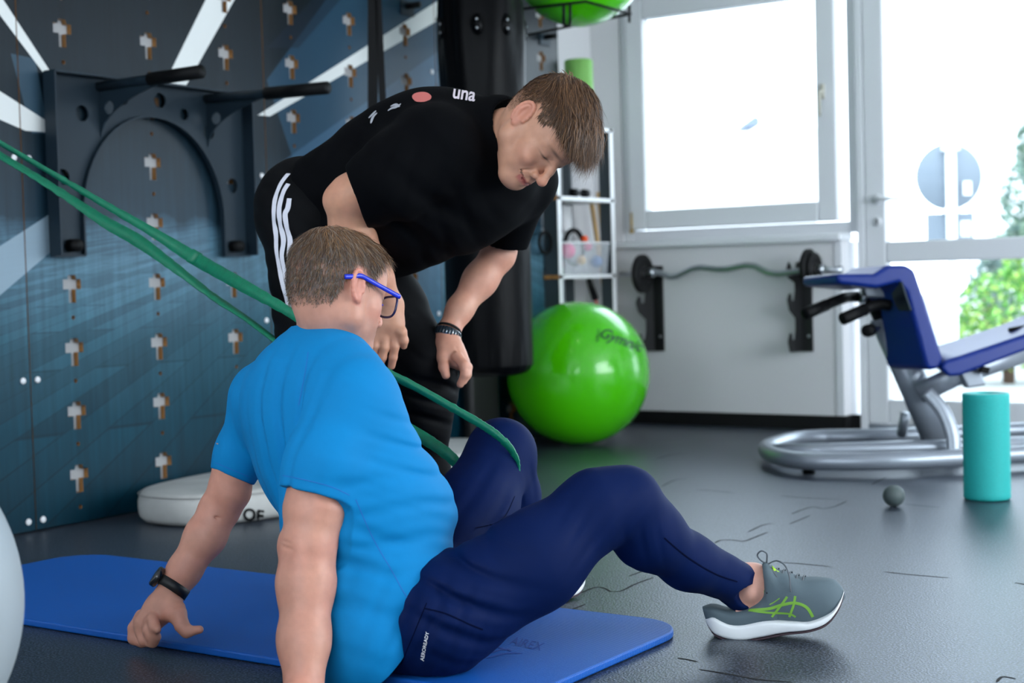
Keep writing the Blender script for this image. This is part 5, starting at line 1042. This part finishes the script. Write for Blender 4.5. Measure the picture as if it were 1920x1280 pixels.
def left_arm():
    lo, hi = bb([P(960, 430, 3.8), P(800, 740, 3.55), P(890, 700, 3.55), P(890, 740, 3.75), P(820, 600, 3.6)], .04); s = SF(lo, hi, .0022)
    s.cone(P(952, 420, 3.76), P(934, 478, 3.75), .045, .040, .01); s.cone(P(934, 478, 3.75), P(900, 525, 3.735), .040, .0385, .02); s.cone(P(900, 525, 3.735), P(862, 580, 3.70), .038, .031, .03); s.cone(P(862, 580, 3.70), P(840, 622, 3.675), .031, .0265, .02); s.cone(P(840, 622, 3.675), P(838, 645, 3.66), .0265, .029, .015)
    s.cone(P(838, 645, 3.66), P(848, 664, 3.64), .031, .031, .02); s.cone(P(850, 660, 3.65), P(866, 680, 3.64), .026, .020, .015); s.cone(P(832, 652, 3.64), P(831, 670, 3.62), .021, .016, .012)
    finger(s, [P(830, 668, 3.62), P(832, 688, 3.60), P(836, 703, 3.59)], .0140, .0100, .006)
    finger(s, [P(857, 668, 3.61), P(870, 684, 3.59), P(872, 703, 3.585), P(863, 720, 3.59)], .0135, .0090, .005)
    finger(s, [P(862, 672, 3.64), P(873, 688, 3.62), P(875, 702, 3.615), P(869, 714, 3.61)], .0135, .0095, .006)
    finger(s, [P(866, 670, 3.67), P(877, 688, 3.66), P(878, 702, 3.65)], .012, .009, .006); finger(s, [P(866, 672, 3.70), P(874, 690, 3.70), P(874, 700, 3.69)], .011, .0085, .006)
    s.cone(P(856, 650, 3.615), P(868, 680, 3.60), .0015, .001, .006, 's')
    return s.nets()
b1_, b2_ = right_arm(), left_arm()
lo, hi = bb([P(480, 250, 3.5), P(1000, 450, 3.75), P(600, 1040, 3.5), P(820, 1040, 3.85), P(560, 400, 3.9)], .05); s = SF(lo, hi, .011)
s.cone(P(585, 420, 3.72), P(860, 290, 3.53), .10, .11, .04); s.cone(P(860, 290, 3.53), P(940, 258, 3.43), .06, .05, .03); s.cone(P(860, 300, 3.5), P(720, 340, 3.35), .045, .035, .03); s.cone(P(880, 320, 3.6), P(955, 400, 3.74), .045, .03, .03)
s.cone(P(585, 440, 3.62), P(600, 720, 3.50), .07, .04, .03); s.cone(P(600, 720, 3.5), P(600, 1000, 3.66), .035, .025, .03); s.cone(P(600, 430, 3.8), P(790, 700, 3.69), .06, .035, .03); s.cone(P(790, 700, 3.69), P(800, 1020, 3.8), .035, .025, .03); core2 = s.nets()
tt_ = [tn2, arm_t(b1_[0], (206, 152, 122)), arm_t(b2_[0], (204, 152, 128)), arm_t(core2[0], base2)]
sf_mesh([(kw, kf), b1_, b2_, core2], 'body', SK2, man, np.concatenate(tt_))
# hair: cropped sides, longer top combed forward into a fringe
nr = vnormals(kv, kf); mk = hm2(kv)*(kv[:, 2] > -.06); wh2 = np.array([0, -.055, .10])
def top(p): return np.clip((p[:, 2]-.058)/.028, 0, 1)*np.clip((p[:, 1]+.10)/.05, 0, 1)
def d2(p, n, rs):
    t = top(p)[:, None]; d = p-wh2; d[:, 1] += .03; dn = np.array([.0, .25, -1.0]); f = np.array([.0, 1.0, -.10])
    o = d/np.linalg.norm(d, axis=1)[:, None]*.5+f*t*.9+dn*(1-t)*.8+n*(.25*t); return o+rs.randn(*p.shape)*.16
def l2(p, rs):
    t = top(p); return (.003+.008*np.clip((p[:, 2]+.02)/.06, 0, 1)+.036*t+.034*t*(p[:, 1] > .03))*(.55+.75*rs.rand(len(p)))
def lift2(p): return (.002+.013*top(p))[:, None]
V_, F_, T_ = strands('hair', kv, nr, mk*(1+1.5*top(kv))*np.clip((kv[:, 2]+.06)/.08, .12, 1), 24000, d2, l2, .0012, R2m, O2, [(84, 60, 42), (108, 78, 54), (66, 47, 35), (128, 92, 62), (74, 54, 40)], man, HAIRM, lift2, seed=5, segs=6)
# loose tuft at the whorl and a few brow hairs
sf_mesh([(place_local(V_, O2, R2m), F_)], 'hair', HAIRM, man, T_)
mb = MB(); rs = np.random.RandomState(4)
for i in range(26):
    a = P(1050+rs.rand()*22, 150+rs.rand()*8, 3.33+rs.rand()*.03); tp = a+V3(-.012+rs.randn()*.010, .014+rs.rand()*.012, 0); mb.tube(spline([a, (a+tp)/2+V3(.004, .002, 0), tp], 3), [.0007]*6+[.0002], 4)
me = mb.go('hair_tuft', mat('brown_hair', (116, 84, 58), .45), man)
# ---- black t-shirt
lo, hi = bb([P(520, 150, 3.9), P(1060, 540, 3.25), P(560, 540, 3.9), P(900, 150, 3.2), P(620, 300, 3.2), P(1000, 480, 3.9)], .04); s = SF(lo, hi, .0045)
def hemcut2(a, b, c, rad, up, tip=0):
    n = nrm(np.cross(nrm(P(*b)-P(*a)), nrm(CF+CU*tip))); n = -n if n@up < 0 else n; s.cut(P(*a), n, c=P(*c), rad=rad)
s.cone(P(815, 285, 3.35), P(735, 335, 3.32), .105, .085, .05); s.cone(P(735, 335, 3.32), P(640, 385, 3.36), .084, .062, .04)
hemcut2((650, 313, 3.36), (692, 424, 3.38), (625, 385, 3.37), .115, -CR)
s.cone(P(690, 360, 3.35), P(625, 392, 3.37), .055, .062, .004, 's')
s.cone(P(968, 330, 3.66), P(948, 480, 3.74), .092, .046, .04); hemcut2((905, 458, 3.74), (985, 467, 3.74), (945, 520, 3.75), .09, -CU); s.cone(P(950, 440, 3.74), P(944, 500, 3.74), .040, .046, .004, 's')
Ub = nrm(P(880, 270, 3.48)-P(585, 400, 3.70)); Rb = nrm(V3(-.30, .1, .95)); Rb = nrm(Rb-Ub*(Rb@Ub)); Fb = np.cross(Ub, Rb); AX2 = np.array([Rb, Fb, Ub])
s.ell(P(880, 316, 3.53), (.185, .155, .17), AX2, k=.04); s.ell(P(800, 318, 3.52), (.18, .165, .20), AX2, k=.06); s.ell(P(770, 250, 3.54), (.13, .07, .15), AX2, k=.06); s.ell(P(690, 350, 3.60), (.165, .135, .20), AX2, k=.06)
s.ell(P(600, 395, 3.68), (.170, .118, .14), AX2, k=.05); s.ell(P(780, 430, 3.56), (.155, .085, .20), AX2, k=.08)
s.ell(P(700, 445, 3.62), (.15, .085, .17), AX2, k=.06); s.cone(P(880, 400, 3.56), P(990, 345, 3.62), .07, .065, .05)
s.cone(P(905, 262, 3.47), P(946, 250, 3.425), .085, .075, .03); s.cone(P(960, 240, 3.42), P(938, 215, 3.44), .03, .04, .03)
def fo3(p):
    o = .0035*sn(p, 10, 31); o += fold(p, P(760, 400, 3.4), V3(.5, .8, 0), .09, .008, .2, 33); o += fold(p, P(850, 450, 3.45), V3(.8, .5, 0), .07, .007, .14, 34); o += fold(p, P(700, 280, 3.45), V3(.8, -.4, 0), .08, .005, .15, 35); o += fold(p, P(760, 340, 3.27), V3(.8, -.3, 0), .06, .006, .10, 36); return o
s.disp(fo3)
s.cut(P(552, 360, 3.6), nrm(V3(-1, .05, 0)-CF*0), c=P(470, 360, 3.65), rad=.30)
n_h = nrm(np.cross(P(832, 516, 3.55)-P(560, 470, 3.65), CF)); n_h = -n_h if n_h@CU > 0 else n_h
s.cut(P(742, 530, 3.6), nrm(V3(-.14, -1, 0)))
s.cone(P(925, 258, 3.44), P(975, 242, 3.40), .060, .075, .006, 's')
ts = sf_mesh([s.nets()], 't_shirt', BK, man)
bT = bvh_of(ts); wp = mat('white_print', (226, 214, 222), .7)
fin('back_print', decal_text(bT, 'una', 870, 177, 36, math.radians(9), 0, .002, .02, sx=.85, sub=1), wp, ts, smooth=False)
mb = MB(); strip(mb, bT, [(776, 188), (790, 183), (806, 178)], .05, .002, 6, True); mb.go('red_print', mat('coral_print', (206, 110, 104), .7), ts)
for pts in ([(728, 208), (736, 203), (745, 201), (752, 195)], [(733, 200), (742, 197), (750, 201)], [(696, 232), (700, 220), (708, 212)], [(692, 222), (700, 214), (706, 208)]):
    mb = MB(); strip(mb, bT, pts, .008, .002, 6, True)
    if mb.f: mb.go('script_print', mat('grey_print', (170, 172, 180), .7), ts)
# ---- black trousers with three white stripes
lo, hi = bb([P(480, 300, 3.7), P(640, 1050, 3.4), P(870, 700, 3.7), P(820, 1050, 3.9), P(560, 350, 3.95), P(560, 1050, 3.7)], .04); lo[2] = .05; s = SF(lo, hi, .0045)
s.cone(P(590, 400, 3.62), P(600, 400, 3.82), .125, .120, .03); s.cone(P(575, 420, 3.60), P(592, 600, 3.54), .105, .092, .04); s.cone(P(592, 600, 3.54), P(600, 730, 3.50), .090, .080, .03)
s.cone(P(600, 730, 3.50), P(598, 900, 3.60), .080, .074, .03); s.cone(P(598, 900, 3.60), P(600, 1010, 3.67), .076, .060, .03); s.ell(P(560, 385, 3.66), (.10, .10, .11), k=.05)
s.cone(P(620, 425, 3.80), P(720, 580, 3.74), .115, .098, .04); s.cone(P(720, 580, 3.74), P(792, 685, 3.69), .098, .082, .04)
s.cone(P(792, 685, 3.69), P(797, 730, 3.70), .080, .076, .03); s.cone(P(797, 730, 3.70), P(797, 790, 3.72), .076, .062, .03); s.cone(P(797, 790, 3.72), P(803, 880, 3.75), .062, .050, .03); s.cone(P(803, 880, 3.75), P(805, 1010, 3.83), .050, .045, .03)
def fo4(p):
    o = .003*sn(p, 12, 41); o += fold(p, P(800, 740, 3.62), V3(.3, .95, 0), .045, .010, .09, 42); o += fold(p, P(790, 620, 3.65), V3(.6, .7, 0), .05, .006, .12, 43); o += fold(p, P(540, 430, 3.55), V3(.5, .8, 0), .06, .006, .12, 44); o += fold(p, P(560, 560, 3.5), V3(.2, .95, 0), .07, .005, .12, 45); return o
s.disp(fo4); tr2 = sf_mesh([s.nets()], 'trousers', BK2, man); b2 = bvh_of(tr2)
for pts in ([(541, 326), (527, 345), (516, 375), (514, 410), (518, 440), (519, 470), (524, 500), (530, 530), (538, 560), (547, 590)], [(541, 345), (532, 360), (524, 390), (526, 420), (532, 450), (529, 480), (535, 510), (543, 540), (550, 565), (556, 585)], [(543, 372), (540, 390), (535, 402), (538, 425), (544, 450), (543, 480), (548, 510), (553, 540), (557, 570), (558, 585)]):
    mb = MB(); strip(mb, b2, pts, .0125, .0018, 8)
    if mb.f: mb.go('side_stripe', mat('white_stripe', (222, 222, 232), .6), tr2)
# shoes
bs2 = mat('black_mesh', (24, 25, 28), .7)
for (x, d) in ((600, 3.68), (806, 3.84)):
    o_ = P(x, 1040, d)*[1, 1, 0]+[0, 0, .042+(MT if x == 600 else 0)]; fd = nrm(V3(.95, 0, .3)*[1, 1, 0]); make_shoe(man, o_-fd*.06, fd, [0, 0, 1], np.cross([0, 0, 1], fd), bs2, csl, full=False)
# ---- watch and cord on his left wrist
wa = P(838, 645, 3.66)-P(862, 580, 3.70); c = P(839, 629, 3.668)
wt = thing('x', c, 'x', 'x'); bpy.data.objects.remove(wt)
wt = band_ring(c, wa, .0295, .0295, CF, .0105, .0030).go('watch', M['chrome'], man)
for k in range(-5, 6):
    a = k*.24-math.pi/2; ax = nrm(wa); up = nrm(CF-ax*(CF@ax)); sd = np.cross(ax, up); o = c+(sd*math.cos(a)+up*math.sin(a))*.0325
    MB().obox(o, ax*.0092, (sd*-math.sin(a)+up*math.cos(a))*.0026, (sd*math.cos(a)+up*math.sin(a))*.0012).go('watch_link', M['steel_dark'], wt, bevel=.0005)
MB().lathe(c-CR*.0285, -CR, [(0, .014), (.007, .0145), (.008, .001)], 24).go('watch_case', M['chrome'], wt)
c2 = P(842, 617, 3.672); MB().tube([c2+nrm(np.cross(wa, CF))*.0285*math.cos(a)+nrm(CF-nrm(wa)*(CF@nrm(wa)))*.0285*math.sin(a) for a in np.linspace(0, 2*math.pi, 31)[:-1]], .0032, 8, closed=True).go('wrist_cord', M['dark'], man)

# ================================================================== the green latex loop around the far thigh, pulled out to the left
GB = mat('green_latex', (0, 122, 88), .45, bump=(260, .5, .0012), var=(60, .12)); 
band = thing('resistance_band', P(500, 560, 3.55), 'green latex resistance band stretched from the left edge to the sitting man\'s raised thigh', 'resistance band')
def ribbon(pts, name, th=.0035):
    """pts: (px, py, depth, apparent width in px, twist)"""
    A = np.array([[*P(x, y, d), w*d/FPX, t] for x, y, d, w, t in pts]); S = np.array(spline(A, 10)); mb = MB(); N = len(S); S[:, 3] += .0009*np.random.RandomState(2).randn(N)
    for i in range(N):
        t = nrm(S[min(i+1, N-1), :3]-S[max(i-1, 0), :3]); u = nrm(np.cross(CF, t)); v = np.cross(t, u); a = S[i, 4]; e = u*math.cos(a)+v*math.sin(a); n_ = np.cross(t, e); w_ = S[i, 3]/2/max(abs(math.cos(a)), .35)
        mb.v += [S[i, :3]-e*w_-n_*th/2, S[i, :3]+e*w_-n_*th/2, S[i, :3]+e*w_+n_*th/2, S[i, :3]-e*w_+n_*th/2]
    for i in range(N-1):
        for k in range(4): mb.f.append((i*4+k, i*4+(k+1) % 4, i*4+4+(k+1) % 4, i*4+4+k))
    mb.f += [(3, 2, 1, 0), tuple((N-1)*4+k for k in range(4))]; return mb.go(name, GB, band, bevel=0)
ribbon([(-260, 118, 3.98, 10, 1.0), (-60, 232, 3.92, 9, 1.0), (0, 268, 3.88, 9, .9), (110, 332, 3.82, 10, .6), (200, 385, 3.76, 13, .2), (290, 437, 3.71, 18, 0), (365, 484, 3.66, 25, 0), (450, 532, 3.45, 24, 0), (540, 583, 3.30, 19, .1), (600, 622, 3.27, 17, .1), (720, 694, 3.27, 15, .1), (790, 731, 3.27, 15, .1), (862, 772, 3.26, 15, .1), (905, 797, 3.245, 15, .2), (935, 818, 3.235, 14, .3), (958, 842, 3.235, 12, .5), (969, 868, 3.245, 10, .8), (968, 896, 3.26, 8, 1.0), (958, 920, 3.29, 7, 1.0), (935, 932, 3.36, 7, 1.0), (905, 920, 3.40, 9, .8), (870, 885, 3.40, 18, .2), (840, 852, 3.40, 22, 0), (780, 812, 3.44, 22, 0), (700, 765, 3.47, 18, 0), (600, 690, 3.47, 12, .4), (520, 640, 3.55, 9, .8), (460, 596, 3.62, 9, .9), (400, 556, 3.68, 11, .8), (330, 503, 3.72, 17, .3), (260, 452, 3.78, 24, 0), (195, 415, 3.82, 21, .2), (120, 365, 3.88, 14, .5), (60, 327, 3.92, 11, .8), (0, 291, 3.96, 10, 1.0), (-60, 250, 3.98, 9, 1.0), (-260, 128, 4.02, 10, 1.0)], 'band_loop')
MB().tube([P(356, 478, 3.655), P(374, 488, 3.655)], [.018, .018], 10, flat=(CF, .35)).go('band_knot', GB, band)
a_ = P(-262, 122, 4.0); MB().tube([a_, [WP+.012, a_[1], a_[2]]], .01, 10).go('anchor_peg', M['black'], band)
